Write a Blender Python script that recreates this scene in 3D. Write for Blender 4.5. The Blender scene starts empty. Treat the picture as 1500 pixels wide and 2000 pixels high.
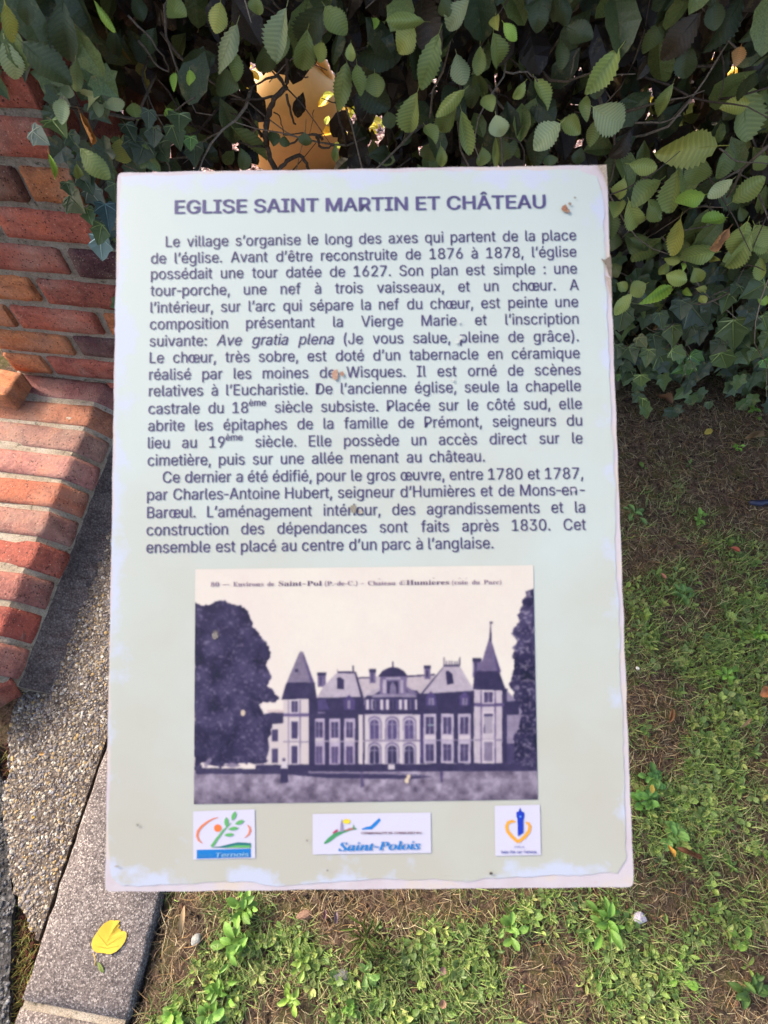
import bpy, math, random, os
import numpy as np
from mathutils import Vector, Matrix, noise
random.seed(7); np.random.seed(7)
SC = bpy.context.scene
COL = SC.collection
rad = math.radians
# ------------------------------------------------------------------ camera
FPX, PITCH, ROLL, EYE = 1200.0, rad(62.51), rad(0.23), 1.28
A = Vector((0, math.cos(PITCH), -math.sin(PITCH)))
U0 = Vector((0, math.sin(PITCH), math.cos(PITCH))); R0 = Vector((1, 0, 0))
RX = R0*math.cos(ROLL) + U0*math.sin(ROLL); UP = -R0*math.sin(ROLL) + U0*math.cos(ROLL)
EYEP = Vector((0, 0, EYE))
cd = bpy.data.cameras.new('camera'); cam = bpy.data.objects.new('camera', cd); COL.objects.link(cam)
cam.matrix_world = Matrix(((RX.x, UP.x, -A.x, 0), (RX.y, UP.y, -A.y, 0), (RX.z, UP.z, -A.z, EYE), (0, 0, 0, 1)))
cd.sensor_fit = 'VERTICAL'; cd.sensor_height = 32.0; cd.lens = FPX/2000*32.0
cd.clip_start = 0.02; cd.clip_end = 500
cd.dof.use_dof = True; cd.dof.focus_distance = 1.22; cd.dof.aperture_fstop = 7.2
SC.camera = cam
# ------------------------------------------------------------------ world, sun
SUN_EL = rad(35)
LDIR = Vector((math.cos(SUN_EL)*0.86, -math.cos(SUN_EL)*0.51, -math.sin(SUN_EL))).normalized()
w = bpy.data.worlds.new('World'); SC.world = w; w.use_nodes = True
nt = w.node_tree; bg = nt.nodes['Background']
sky = nt.nodes.new('ShaderNodeTexSky'); sky.sky_type = 'NISHITA'; sky.sun_disc = False
sky.sun_elevation = SUN_EL; sky.sun_rotation = math.atan2(-LDIR.x, -LDIR.y)
sky.air_density = 1.0; sky.dust_density = 6.0; sky.ozone_density = 0.3
nt.links.new(sky.outputs[0], bg.inputs[0]); bg.inputs[1].default_value = 0.15
sl = bpy.data.lights.new('sun', 'SUN'); sl.energy = 1.35; sl.angle = rad(8); sl.color = (1.0, 0.93, 0.82)
so = bpy.data.objects.new('sun', sl); COL.objects.link(so)
so.rotation_euler = LDIR.to_track_quat('-Z', 'Y').to_euler(); so.location = (-4, 3, 4)
SC.view_settings.view_transform = 'Standard'; SC.view_settings.look = 'None'
SC.view_settings.exposure = 1.78; SC.view_settings.gamma = 1.0; SC.view_settings.use_curve_mapping = False
SC.cycles.max_bounces = 6; SC.cycles.diffuse_bounces = 2; SC.cycles.transparent_max_bounces = 6
# ------------------------------------------------------------------ helpers
def ray(x, y): return (RX*((x-750)/FPX) + UP*((1000-y)/FPX) + A)
def at(x, y, z=0.0):
    d = ray(x, y); return EYEP + d*((z-EYE)/d.z)
def atY(x, y, Y):
    d = ray(x, y); return EYEP + d*(Y/d.y)
def pix(p):
    q = p-EYEP; a = q.dot(A); return 750+FPX*q.dot(RX)/a, 1000-FPX*q.dot(UP)/a
def s2l(c):
    c = c/255.0; return c/12.92 if c <= .04045 else ((c+.055)/1.055)**2.4
def rgb(r, g, b): return (s2l(r), s2l(g), s2l(b), 1.0)
class MB:
    def __init__(s): s.v = []; s.f = []; s.c = []; s.m = []
    def add(s, vs, fs, col=(1, 1, 1, 1), mi=0):
        o = len(s.v); s.v.extend([tuple(v) for v in vs])
        for f in fs:
            s.f.append(tuple(i+o for i in f)); s.c.append(col); s.m.append(mi)
    def mesh(s, name, mats, smooth=False):
        me = bpy.data.meshes.new(name); me.from_pydata(s.v, [], s.f)
        if not isinstance(mats, (list, tuple)): mats = [mats]
        for m in mats: me.materials.append(m)
        ca = me.color_attributes.new('Col', 'FLOAT_COLOR', 'CORNER')
        cnt = np.array([len(f) for f in s.f]); cols = np.repeat(np.array([tuple(c)[:3]+(1.0,) for c in s.c], dtype=np.float32), cnt, axis=0)
        ca.data.foreach_set('color', cols.ravel())
        me.polygons.foreach_set('material_index', s.m)
        if smooth: me.polygons.foreach_set('use_smooth', [True]*len(s.f))
        me.update(); return me
def link(name, me, parent=None, M=None, color=None):
    o = bpy.data.objects.new(name, me); COL.objects.link(o)
    if parent: o.parent = parent
    if M is not None: o.matrix_basis = M
    if color: o.color = color
    return o
def tag(o, label=None, cat=None, group=None, kind=None):
    if label: o['label'] = label
    if cat: o['category'] = cat
    if group: o['group'] = group
    if kind: o['kind'] = kind
    return o
def empty(name, loc, label, cat, group=None):
    o = bpy.data.objects.new(name, None); COL.objects.link(o); o.location = loc; o.empty_display_size = .05
    return tag(o, label, cat, group)
def box(x0, x1, y0, y1, z0, z1):
    v = [(x0, y0, z0), (x1, y0, z0), (x1, y1, z0), (x0, y1, z0), (x0, y0, z1), (x1, y0, z1), (x1, y1, z1), (x0, y1, z1)]
    return v, [(0, 3, 2, 1), (4, 5, 6, 7), (0, 1, 5, 4), (1, 2, 6, 5), (2, 3, 7, 6), (3, 0, 4, 7)]
def tube(mb, pts, rads, n=6, col=(1, 1, 1, 1), mi=0):
    pts = [Vector(p) for p in pts]; rings = []
    up = Vector((.3, .2, 1)).normalized()
    for i, p in enumerate(pts):
        t = (pts[min(i+1, len(pts)-1)]-pts[max(i-1, 0)]).normalized()
        a = t.cross(up)
        if a.length < 1e-3: a = t.cross(Vector((1, 0, 0)))
        a.normalize(); b = t.cross(a)
        rings.append([p+(a*math.cos(2*math.pi*k/n)+b*math.sin(2*math.pi*k/n))*rads[i] for k in range(n)])
    vs = [v for r in rings for v in r]; fs = []
    for i in range(len(pts)-1):
        for k in range(n): fs.append((i*n+k, i*n+(k+1) % n, (i+1)*n+(k+1) % n, (i+1)*n+k))
    fs.append(tuple(range(n))[::-1]); fs.append(tuple((len(pts)-1)*n+k for k in range(n)))
    mb.add(vs, fs, col, mi)
# ------------------------------------------------------------------ materials
def mat(name, rough=.8, spec=.3):
    m = bpy.data.materials.new(name); m.use_nodes = True; nt = m.node_tree
    b = nt.nodes['Principled BSDF']; b.inputs['Roughness'].default_value = rough
    b.inputs['Specular IOR Level'].default_value = spec
    return m, nt, b
def N(nt, t, **kw):
    n = nt.nodes.new('ShaderNode'+t)
    for k, v in kw.items():
        if hasattr(n, k): setattr(n, k, v)
        else: n.inputs[k.replace('_', ' ')].default_value = v
    return n
def mixc(nt, a, b, fac, mode='MIX'):
    n = nt.nodes.new('ShaderNodeMix'); n.data_type = 'RGBA'; n.blend_type = mode
    for sock, val in ((n.inputs[0], fac), (n.inputs[6], a), (n.inputs[7], b)):
        if isinstance(val, (int, float)): sock.default_value = val
        elif isinstance(val, tuple): sock.default_value = val
        else: nt.links.new(val, sock)
    return n.outputs[2]
def ramp(nt, src, stops, interp='LINEAR'):
    r = nt.nodes.new('ShaderNodeValToRGB'); r.color_ramp.interpolation = interp
    e = r.color_ramp.elements
    while len(e) < len(stops): e.new(.5)
    for i, (p, c) in enumerate(stops):
        e[i].position = p; e[i].color = c if isinstance(c, tuple) else (c, c, c, 1)
    nt.links.new(src, r.inputs[0]); return r.outputs[0]
def coords(nt, kind='Object', scale=None, offset_random=False):
    t = N(nt, 'TexCoord'); out = t.outputs[kind]
    if offset_random:
        oi = N(nt, 'ObjectInfo'); mp = N(nt, 'VectorMath', operation='MULTIPLY_ADD')
        nt.links.new(oi.outputs['Random'], mp.inputs[0]); mp.inputs[1].default_value = (37, 19, 53); nt.links.new(out, mp.inputs[2]); out = mp.outputs[0]
    return out
def nz(nt, vec, scale, detail=4, rough=.6, dist=0):
    n = N(nt, 'TexNoise'); n.inputs['Scale'].default_value = scale; n.inputs['Detail'].default_value = detail
    n.inputs['Roughness'].default_value = rough; n.inputs['Distortion'].default_value = dist
    nt.links.new(vec, n.inputs['Vector']); return n.outputs[0]
def bump(nt, b, h, strength=.5, dist=.001):
    n = N(nt, 'Bump'); n.inputs['Strength'].default_value = strength; n.inputs['Distance'].default_value = dist
    nt.links.new(h, n.inputs['Height']); nt.links.new(n.outputs[0], b.inputs['Normal'])
def mathn(nt, op, a, b=None):
    n = N(nt, 'Math', operation=op)
    for i, v in enumerate((a, b)):
        if v is None: continue
        if isinstance(v, (int, float)): n.inputs[i].default_value = v
        else: nt.links.new(v, n.inputs[i])
    return n.outputs[0]

def leaf_material(name, rough=.45, trans=.22, vein=None):
    """colour = Col attribute x object colour; mottling from noise"""
    m, nt, b = mat(name, rough, .35)
    at_ = N(nt, 'Attribute', attribute_name='Col'); oi = N(nt, 'ObjectInfo')
    c = mixc(nt, at_.outputs['Color'], oi.outputs['Color'], 1.0, 'MULTIPLY')
    v = coords(nt, offset_random=True)
    n1 = nz(nt, v, 60, 5)
    c = mixc(nt, c, (.35, .27, .10, 1), ramp(nt, n1, [(.56, 0.0), (.78, .55)]))
    n2 = nz(nt, v, 500, 3)
    c = mixc(nt, c, (.5, .5, .5, 1), .3, 'OVERLAY') if False else c
    c = mixc(nt, c, ramp(nt, n2, [(.3, .62), (.7, 1.25)]), 1.0, 'MULTIPLY')
    nt.links.new(c, b.inputs['Base Color'])
    bump(nt, b, n2, .35, .0006)
    tr = N(nt, 'BsdfTranslucent'); nt.links.new(c, tr.inputs['Color'])
    mx = N(nt, 'MixShader'); mx.inputs[0].default_value = trans
    nt.links.new(b.outputs[0], mx.inputs[1]); nt.links.new(tr.outputs[0], mx.inputs[2])
    nt.links.new(mx.outputs[0], nt.nodes['Material Output'].inputs['Surface'])
    return m
M_LEAF = leaf_material('hornbeam_leaf', .36, .13)
M_IVY = leaf_material('ivy_leaf', .36, .08)
M_WEED = leaf_material('weed_leaf', .5, .2)
M_GRASS = leaf_material('grass_blade', .6, .2)
M_DEAD = leaf_material('dead_leaf', .7, .15)

def attr_material(name, rough, nscale=300, lo=.6, hi=1.3, bs=.5, bd=.001, spec=.3):
    m, nt, b = mat(name, rough, spec)
    at_ = N(nt, 'Attribute', attribute_name='Col'); oi = N(nt, 'ObjectInfo')
    c = mixc(nt, at_.outputs['Color'], oi.outputs['Color'], 1.0, 'MULTIPLY')
    v = coords(nt, offset_random=True); n = nz(nt, v, nscale, 5)
    c = mixc(nt, c, ramp(nt, n, [(.28, lo), (.72, hi)]), 1.0, 'MULTIPLY')
    nt.links.new(c, b.inputs['Base Color']); bump(nt, b, n, bs, bd); return m
M_PEB = attr_material('pebble', .65, 400)
M_BARK = attr_material('bark', .85, 250, .5, 1.4, .8, .002)
M_CRUMB = attr_material('soil_crumb', .95, 500)
M_YELLOW = attr_material('ochre_plastic', .45, 12, .85, 1.1, .2, .003, .5)
M_METAL = attr_material('grey_paint', .45, 60, .9, 1.05, .1, .0005, .5)

def brick_material(name, pits=True):
    m, nt, b = mat(name, .82, .25)
    oi = N(nt, 'ObjectInfo'); v = coords(nt, offset_random=True)
    n1 = nz(nt, v, 22, 6, .65, .6); n2 = nz(nt, v, 160, 5, .7); n3 = nz(nt, v, 9, 3)
    c = mixc(nt, oi.outputs['Color'], ramp(nt, n1, [(.3, (.45, .38, .42, 1)), (.52, (1, 1, 1, 1)), (.75, (1.25, 1.1, .85, 1))]), .8, 'MULTIPLY')
    c = mixc(nt, c, ramp(nt, n2, [(.3, .55), (.6, 1.1)]), .8, 'MULTIPLY')
    c = mixc(nt, c, (.44, .32, .25, 1), ramp(nt, n3, [(.50, .0), (.76, .42)]))
    c = mixc(nt, c, (.05, .045, .03, 1), ramp(nt, nz(nt, v, 38, 5, .8), [(.60, 0.0), (.72, .6)]))
    # sandy light grains and dark pits
    c = mixc(nt, c, (.62, .50, .38, 1), ramp(nt, nz(nt, v, 330, 2), [(.66, 0.0), (.70, .55)]))
    vo = N(nt, 'TexVoronoi'); vo.inputs['Scale'].default_value = 150; nt.links.new(v, vo.inputs['Vector'])
    pit = ramp(nt, vo.outputs['Distance'], [(.14, 1.0), (.26, 0.0)])
    gate = ramp(nt, nz(nt, v, 60, 2), [(.46, 0.0), (.52, 1.0)])
    pg = mathn(nt, 'MULTIPLY', pit, gate)
    c = mixc(nt, c, (.03, .02, .02, 1), mathn(nt, 'MULTIPLY', pg, .8))
    nt.links.new(c, b.inputs['Base Color'])
    # wire-cut diagonal scratches
    wv = N(nt, 'TexWave'); wv.inputs['Scale'].default_value = 90; wv.inputs['Distortion'].default_value = 9; wv.inputs['Detail'].default_value = 3
    mp = N(nt, 'Mapping'); mp.inputs['Rotation'].default_value = (.4, .9, .5); nt.links.new(v, mp.inputs[0]); nt.links.new(mp.outputs[0], wv.inputs['Vector'])
    h = mathn(nt, 'ADD', mathn(nt, 'MULTIPLY', wv.outputs[1], .12), mathn(nt, 'MULTIPLY', n2, 1.0))
    h = mathn(nt, 'ADD', h, mathn(nt, 'ADD', n1, mathn(nt, 'MULTIPLY', nz(nt, v, 520, 3, .8), .5))); h = mathn(nt, 'SUBTRACT', h, mathn(nt, 'MULTIPLY', pg, 1.0))
    bump(nt, b, h, .9, .004); return m
M_BRICK = brick_material('red_brick')

def mortar_material():
    m, nt, b = mat('mortar', .95, .15); v = coords(nt)
    n1 = nz(nt, v, 14, 5); n2 = nz(nt, v, 380, 4, .8); n3 = nz(nt, v, 95, 6, .8)
    c = ramp(nt, n1, [(.3, (.32, .26, .195, 1)), (.5, (.46, .385, .30, 1)), (.7, (.58, .52, .44, 1))])
    c = mixc(nt, c, ramp(nt, n2, [(.3, .45), (.7, 1.5)]), .85, 'MULTIPLY')
    c = mixc(nt, c, (.05, .055, .03, 1), ramp(nt, n3, [(.56, 0.0), (.63, .85)]))
    nt.links.new(c, b.inputs['Base Color'])
    bump(nt, b, mathn(nt, 'ADD', n2, n3), 1.0, .005); return m
M_MORTAR = mortar_material()

def concrete_material(name, base, dark, light, scale=260, bd=.002):
    m, nt, b = mat(name, .9, .2); v = coords(nt)
    vo = N(nt, 'TexVoronoi'); vo.inputs['Scale'].default_value = scale; nt.links.new(v, vo.inputs['Vector'])
    hs = N(nt, 'SeparateColor'); nt.links.new(vo.outputs['Color'], hs.inputs[0])
    n1 = nz(nt, v, 7, 5, .65); n2 = nz(nt, v, 700, 3, .8)
    c = mixc(nt, base, ramp(nt, hs.outputs[0], [(.0, dark), (.22, dark), (.3, base), (.72, base), (.84, light), (1, light)]), .85)
    edge = ramp(nt, vo.outputs['Distance'], [(.25, 1.0), (.55, .55)])
    c = mixc(nt, c, edge, .7, 'MULTIPLY')
    c = mixc(nt, c, ramp(nt, n1, [(.3, (.50, .46, .46, 1)), (.7, (1.3, 1.22, 1.16, 1))]), .85, 'MULTIPLY')
    c = mixc(nt, c, ramp(nt, n2, [(.3, .6), (.7, 1.35)]), .7, 'MULTIPLY')
    nt.links.new(c, b.inputs['Base Color'])
    bump(nt, b, mathn(nt, 'ADD', vo.outputs['Distance'], n2), .8, bd); return m
M_SLAB = concrete_material('kerb_concrete', (.205, .182, .178, 1), (.095, .083, .085, 1), (.42, .395, .385, 1), 430, .0012)
M_AGG = concrete_material('aggregate_cement', (.17, .14, .115, 1), (.07, .055, .055, 1), (.28, .24, .20, 1), 190, .004)
M_HAUNCH = concrete_material('haunch_cement', (.215, .18, .175, 1), (.14, .11, .11, 1), (.28, .245, .235, 1), 240, .004)  # darker than the mortar: shade beside the ledge put into the colour
M_TAR = concrete_material('tarmac', (.075, .075, .078, 1), (.02, .02, .022, 1), (.2, .2, .2, 1), 170, .004)

def soil_material():
    m, nt, b = mat('soil', .97, .1); v = coords(nt)
    n1 = nz(nt, v, 6, 6, .7); n2 = nz(nt, v, 90, 6, .75); n3 = nz(nt, v, 500, 3, .8); n4 = nz(nt, v, 20, 5, .7)
    c = ramp(nt, n2, [(.32, (.022, .014, .011, 1)), (.5, (.105, .068, .050, 1)), (.72, (.27, .19, .14, 1))])
    c = mixc(nt, c, (.10, .11, .03, 1), ramp(nt, n4, [(.47, 0.0), (.64, .6)]))
    c = mixc(nt, c, (.16, .11, .06, 1), ramp(nt, n1, [(.55, 0.0), (.75, .35)]))
    c = mixc(nt, c, ramp(nt, n3, [(.3, .5), (.7, 1.5)]), .9, 'MULTIPLY')
    nt.links.new(c, b.inputs['Base Color'])
    bump(nt, b, mathn(nt, 'ADD', n2, mathn(nt, 'MULTIPLY', n3, .4)), 1.0, .012); return m
M_SOIL = soil_material()
def gravel_material():
    m, nt, b = mat('pink_gravel', .9, .2); v = coords(nt)
    vo = N(nt, 'TexVoronoi'); vo.inputs['Scale'].default_value = 75; nt.links.new(v, vo.inputs['Vector'])
    hs = N(nt, 'SeparateColor'); nt.links.new(vo.outputs['Color'], hs.inputs[0])
    c = ramp(nt, hs.outputs[0], [(0, (.30, .15, .15, 1)), (.4, (.45, .28, .27, 1)), (.7, (.6, .45, .42, 1)), (1, (.25, .2, .2, 1))])
    c = mixc(nt, c, ramp(nt, vo.outputs['Distance'], [(.2, 1.0), (.7, .3)]), 1.0, 'MULTIPLY')
    nt.links.new(c, b.inputs['Base Color']); bump(nt, b, vo.outputs['Distance'], 1.0, -.01); return m
M_GRAVEL = gravel_material()
# ------------------------------------------------------------------ ground, pavement
def slab_edge(px, side):  # helper for the kerb lines in ground coordinates
    return at(px[0], px[1])
KL0, KL1 = at(204.8, 1488.5), at(34.4, 1994)
KR0, KR1 = at(318.9, 1747), at(253, 1997)
kd = ((KL0-KL1).normalized() + (KR0-KR1).normalized()).normalized()      # kerb direction, away from the camera
kn = Vector((kd.y, -kd.x, 0)); KW = (KR0-KL1).dot(kn); K0 = KL1
def kp(u, s, z=0.0): return K0 + kd*u + kn*s + Vector((0, 0, z))
def ground_h(x, y):
    p = Vector((x, y, 0)); s = (p-K0).dot(kn)
    h = noise.noise(p*9)*.006 + noise.noise(p*30)*.004 + noise.noise(p*90)*.002
    if s < KW: return -.035 if s > -.02 else -.02+h
    if y > 1.5: return -.02
    return h + min(0, (s-KW-.03)*.25)
def axis(lo, hi, step, far):
    a = list(np.arange(lo, hi+1e-6, step)); s = step; x = lo
    left = []
    while x > -far: s *= 1.5; x -= s; left.append(x)
    s = step; x = hi; right = []
    while x < far: s *= 1.5; x += s; right.append(x)
    return left[::-1]+a+right
xs = axis(-1.1, 1.5, .013, 90); ys = axis(-.5, 1.5, .013, 90)
vs = [(x, y, ground_h(x, y)) for y in ys for x in xs]; nx = len(xs)
fs = [(j*nx+i, j*nx+i+1, (j+1)*nx+i+1, (j+1)*nx+i) for j in range(len(ys)-1) for i in range(nx-1)]
mb = MB(); mb.add(vs, fs); g = link('ground', mb.mesh('ground', M_SOIL, True)); tag(g, kind='structure')

# gravel yard beyond the hedge
mb = MB(); v_, f_ = box(-30, 30, 1.62, 40, -.03, .006); mb.add(v_, f_); tag(link('gravel_yard', mb.mesh('gravel_yard', M_GRAVEL)), kind='structure')

# kerb: long concrete edging stones with a bevelled, slightly worn arris
def bevel_mesh(name, L, W, Hh, bev, m, seg=24, amp=.0021):
    mb = MB(); prof = [(0, -Hh), (0, -bev), (bev*.35, -bev*.35), (bev, 0), (W*.33, 0), (W*.66, 0), (W-bev, 0), (W-bev*.35, -bev*.35), (W, -bev), (W, -Hh)]
    n = len(prof); vs = []
    for i in range(seg+1):
        y = L*i/seg
        for k, (x, z) in enumerate(prof):
            q = Vector((x*40, y*40, z*40)); w_ = amp*(1.8 if 0 < k < n-1 else 0)
            e = bev*.7 if i in (0, seg) and z > -bev*.5 else 0
            vs.append((x+noise.noise(q)*w_, y+(noise.noise(q+Vector((9, 9, 9)))*w_ if i in (0, seg) else 0), z-e+noise.noise(q*.5)*w_*.5))
    fs = [(i*n+k, i*n+k+1, (i+1)*n+k+1, (i+1)*n+k) for i in range(seg) for k in range(n-1)]
    fs += [tuple(range(n))[::-1], tuple(seg*n+k for k in range(n))]
    mb.add(vs, fs); me = mb.mesh(name, m, True); return me
kerb = bpy.data.objects.new('kerb', None); COL.objects.link(kerb); kerb.location = K0; tag(kerb, kind='structure')
rotk = Matrix.Rotation(math.atan2(-kd.x, kd.y), 4, 'Z')
J = (at(138, 1978)-K0).dot(kd)
kme = bevel_mesh('kerb_stone', .995, KW, .09, .006, M_SLAB, 60)
for i, u in enumerate((J-1.0, J+.008, J+1.012)):
    L = Matrix.Translation(kd*u + Vector((0, 0, .016 - (.003 if i == 0 else 0)))) @ rotk
    link('kerb_stone', kme, kerb, L)
mb = MB(); v_, f_ = box(.004, KW-.004, -.006, .014, -.08, .0085); mb.add(v_, f_)
link('joint_mortar', mb.mesh('joint_mortar', M_MORTAR), kerb, Matrix.Translation(kd*J) @ rotk)

def poly_slab(name, pts, z0, z1, m, parent=None):
    mb = MB(); n = len(pts)
    mb.add([(p.x, p.y, z0) for p in pts]+[(p.x, p.y, z1) for p in pts], [tuple(range(n, 2*n))]+[(i, (i+1) % n, n+(i+1) % n, n+i) for i in range(n)])
    return link(name, mb.mesh(name, m), parent)
def rough_line(a, b, n, amp, seed=0):
    out = []
    for i in range(n):
        t = i/n; p = a.lerp(b, t); q = Vector((t*13+seed, seed*1.7, 0)); d = (b-a).normalized(); e = Vector((-d.y, d.x, 0))
        out.append(p+e*noise.noise(q)*amp)
    return out
agg_l = [at(85, 1190), at(50, 1300), at(24, 1430), at(14, 1600), at(27, 1720), at(58, 1800), at(74, 1836)]
agg = [kp((agg_l[-1]-K0).dot(kd), -.008), kp(1.4, -.008), Vector((-.74, 1.25, 0)), Vector((-.76, .9, 0)), Vector((-.77, .5, 0))]
lft = []
for i in range(len(agg_l)-1): lft += rough_line(agg_l[i], agg_l[i+1], 8, .012, i*3.1)
agg_poly = agg + lft
poly_slab('pavement', agg_poly, -.06, .006, M_AGG); tag(bpy.data.objects['pavement'], kind='structure')
tar = [Vector((-3, -3, 0)), Vector((-.68, -3, 0)), Vector((-.66, -.6, 0))] + rough_line(at(18, 2010), at(28, 1760), 8, .01, 2) + rough_line(at(28, 1760), at(14, 1560), 8, .01, 5) + rough_line(at(14, 1560), at(-30, 1430), 6, .01, 8) + [Vector((-1.0, .25, 0)), Vector((-3, .3, 0))]
poly_slab('road', tar, -.06, .001, M_TAR); tag(bpy.data.objects['road'], kind='structure')

def inside(poly, x, y):
    c = False; j = len(poly)-1
    for i in range(len(poly)):
        a, b = poly[i], poly[j]
        if (a.y > y) != (b.y > y) and x < (b.x-a.x)*(y-a.y)/(b.y-a.y)+a.x: c = not c
        j = i
    return c
# ---- pebbles
ICO_V = []; ICO_F = []
def ico():
    t = (1+5**.5)/2
    v = [(-1, t, 0), (1, t, 0), (-1, -t, 0), (1, -t, 0), (0, -1, t), (0, 1, t), (0, -1, -t), (0, 1, -t), (t, 0, -1), (t, 0, 1), (-t, 0, -1), (-t, 0, 1)]
    f = [(0, 11, 5), (0, 5, 1), (0, 1, 7), (0, 7, 10), (0, 10, 11), (1, 5, 9), (5, 11, 4), (11, 10, 2), (10, 7, 6), (7, 1, 8), (3, 9, 4), (3, 4, 2), (3, 2, 6), (3, 6, 8), (3, 8, 9), (4, 9, 5), (2, 4, 11), (6, 2, 10), (8, 6, 7), (9, 8, 1)]
    return [Vector(p).normalized() for p in v], f
ICO_V, ICO_F = ico()
DIM = .68
def pebbles(name, pos, size, cols, m, flat=.55, sink=.3):
    mb = MB()
    for (x, y, z) in pos:
        r = size[0]+(size[1]-size[0])*random.random()**2.2; c = random.choice(cols); k = (.7+.6*random.random())*DIM
        M = Matrix.Rotation(random.random()*6.28, 3, 'Z') @ Matrix.Rotation(random.uniform(-.5, .5), 3, 'X') @ Matrix.Diagonal((r*random.uniform(.7, 1.4), r*random.uniform(.6, 1.1), r*flat))
        vs = [M @ (v*random.uniform(.8, 1.15)) + Vector((x, y, z+r*flat*(1-sink*2))) for v in ICO_V]
        mb.add(vs, ICO_F, (c[0]*k, c[1]*k, c[2]*k, 1))
    o = link(name, mb.mesh(name, m, False)); return o
AGC = [(.36, .30, .23), (.24, .205, .19), (.15, .135, .14), (.46, .40, .31), (.34, .26, .17), (.13, .115, .12), (.30, .24, .19), (.21, .18, .17), (.55, .51, .45), (.42, .28, .12), (.26, .235, .25), (.33, .27, .21)]
pos = []
while len(pos) < 16000:
    x = random.uniform(-.85, -.36); y = random.uniform(-.2, 1.1)
    if y > .45 and random.random() < .45: continue
    if inside(agg_poly, x, y): pos.append((x, y, .006))
tag(pebbles('pavement_pebbles', pos, (.0010, .0042), AGC, M_PEB, .5, .42), 'small multicoloured stones exposed in the rough pavement beside the brick ledge', 'gravel', kind='stuff')
pos = []
while len(pos) < 3500:
    x = random.uniform(-.95, -.6); y = random.uniform(-.5, .3)
    if inside(tar, x, y): pos.append((x, y, .001))
tag(pebbles('road_chippings', pos, (.0015, .0045), [(.07, .07, .08), (.11, .11, .12), (.04, .04, .045), (.2, .2, .21)], M_PEB, .6, .3), 'dark grey chippings in the road surface at the lower left', 'gravel', kind='stuff')
pos = [(random.uniform(-1.1, 1.9), 1.64+random.random()**1.2*1.9, .006) for _ in range(6000)]
tag(pebbles('yard_gravel', pos, (.004, .013), [(.42, .25, .24), (.55, .40, .37), (.3, .16, .16), (.6, .52, .5), (.35, .3, .32)], M_PEB, .6, .2), 'pinkish gravel glimpsed through the gaps of the hedge', 'gravel', kind='stuff')
# ------------------------------------------------------------------ brickwork
PS = rad(6.5); WG = Vector((math.cos(PS), -math.sin(PS), 0)); WN = Vector((-math.sin(PS), -math.cos(PS), 0))
W0 = Vector((-.6, .953, 0))
RW = Matrix(((WG.x, -WN.x, 0), (WG.y, -WN.y, 0), (0, 0, 1))).to_4x4()    # local x = along, y = into the wall
def brick_mesh(name, L, D, Hh, seed, bev=.0024, amp=.0024):
    """brick centred on its front face; x length, y depth (0 front), z height"""
    GXs = (0, .018, .1, .25, .4, .55, .7, .82, .92, .982, 1); GZs = (0, .055, .3, .7, .945, 1); GYs = (0, .035, .3, .7, 1)
    nx_, nz_, ny_ = 10, 5, 4; idx = {}; vs = []; fs = []
    def vid(i, j, k):
        if (i, j, k) not in idx:
            x = -L/2+L*GXs[i]; y = D*GYs[j]; z = -Hh/2+Hh*GZs[k]
            q = Vector((x, y, z))
            ex = min(i, nx_-i) == 0; ey = j == 0 or j == ny_; ez = k == 0 or k == nz_
            s = ex+ey+ez; p = q.copy()
            if s >= 2:
                b = bev*(1 if s == 2 else 1.5)*(1+.9*noise.noise(q*60+Vector((seed*5, 0, 0))))
                if ex: p.x -= math.copysign(b, x)
                if ey: p.y += b if j == 0 else -b
                if ez: p.z -= math.copysign(b, z)
            nn = noise.noise_vector(q*38+Vector((seed*11.3, seed*3, 1)))*amp + noise.noise_vector(q*110+Vector((seed*7, 1, 2)))*amp*.5
            idx[(i, j, k)] = len(vs); vs.append(p+nn)
        return idx[(i, j, k)]
    for i in range(nx_):
        for k in range(nz_):
            fs.append((vid(i, 0, k), vid(i+1, 0, k), vid(i+1, 0, k+1), vid(i, 0, k+1)))
    for i in range(nx_):
        for j in range(ny_):
            fs.append((vid(i, j, nz_), vid(i+1, j, nz_), vid(i+1, j+1, nz_), vid(i, j+1, nz_)))
            fs.append((vid(i, j, 0), vid(i, j+1, 0), vid(i+1, j+1, 0), vid(i+1, j, 0)))
    for j in range(ny_):
        for k in range(nz_):
            fs.append((vid(0, j, k), vid(0, j, k+1), vid(0, j+1, k+1), vid(0, j+1, k)))
            fs.append((vid(nx_, j, k), vid(nx_, j+1, k), vid(nx_, j+1, k+1), vid(nx_, j, k+1)))
    mb = MB(); mb.add(vs, fs); return mb.mesh(name, M_BRICK, True)
BL, BD, BH, PZ = .184, .100, .0605, .0795
bm = [brick_mesh('brick', BL, BD, BH, s) for s in range(5)]
hm = [brick_mesh('brick_header', .092, BD, BH, 20+s) for s in range(3)]
BC = {'r': (.40, .115, .075, 1), 'o': (.47, .175, .075, 1), 'b': (.34, .10, .07, 1), 'p': (.085, .035, .040, 1), 'n': (.20, .085, .055, 1), 'k': (.36, .14, .12, 1)}
pier = empty('brick_pier', (-.6, 1.05, 0), 'red brick pier with wide sandy mortar joints under the ivy at the left', 'wall')
inv = Matrix.Translation(-Vector((-.6, 1.05, 0)))
Wm = inv @ Matrix.Translation(W0) @ RW
Z0 = .104
rows = {}   # colour strings for the visible stretch; offset 0 rows have joints at s=0, +-.2
tones = {0: ('bro', 1), 1: ('opb', 1), 2: ('rob', 0), 3: ('oor', 1), 4: ('bbp', 0), 5: ('brr', 1), 6: ('bo n', 0), 7: ('rr b', 1)}
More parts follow.
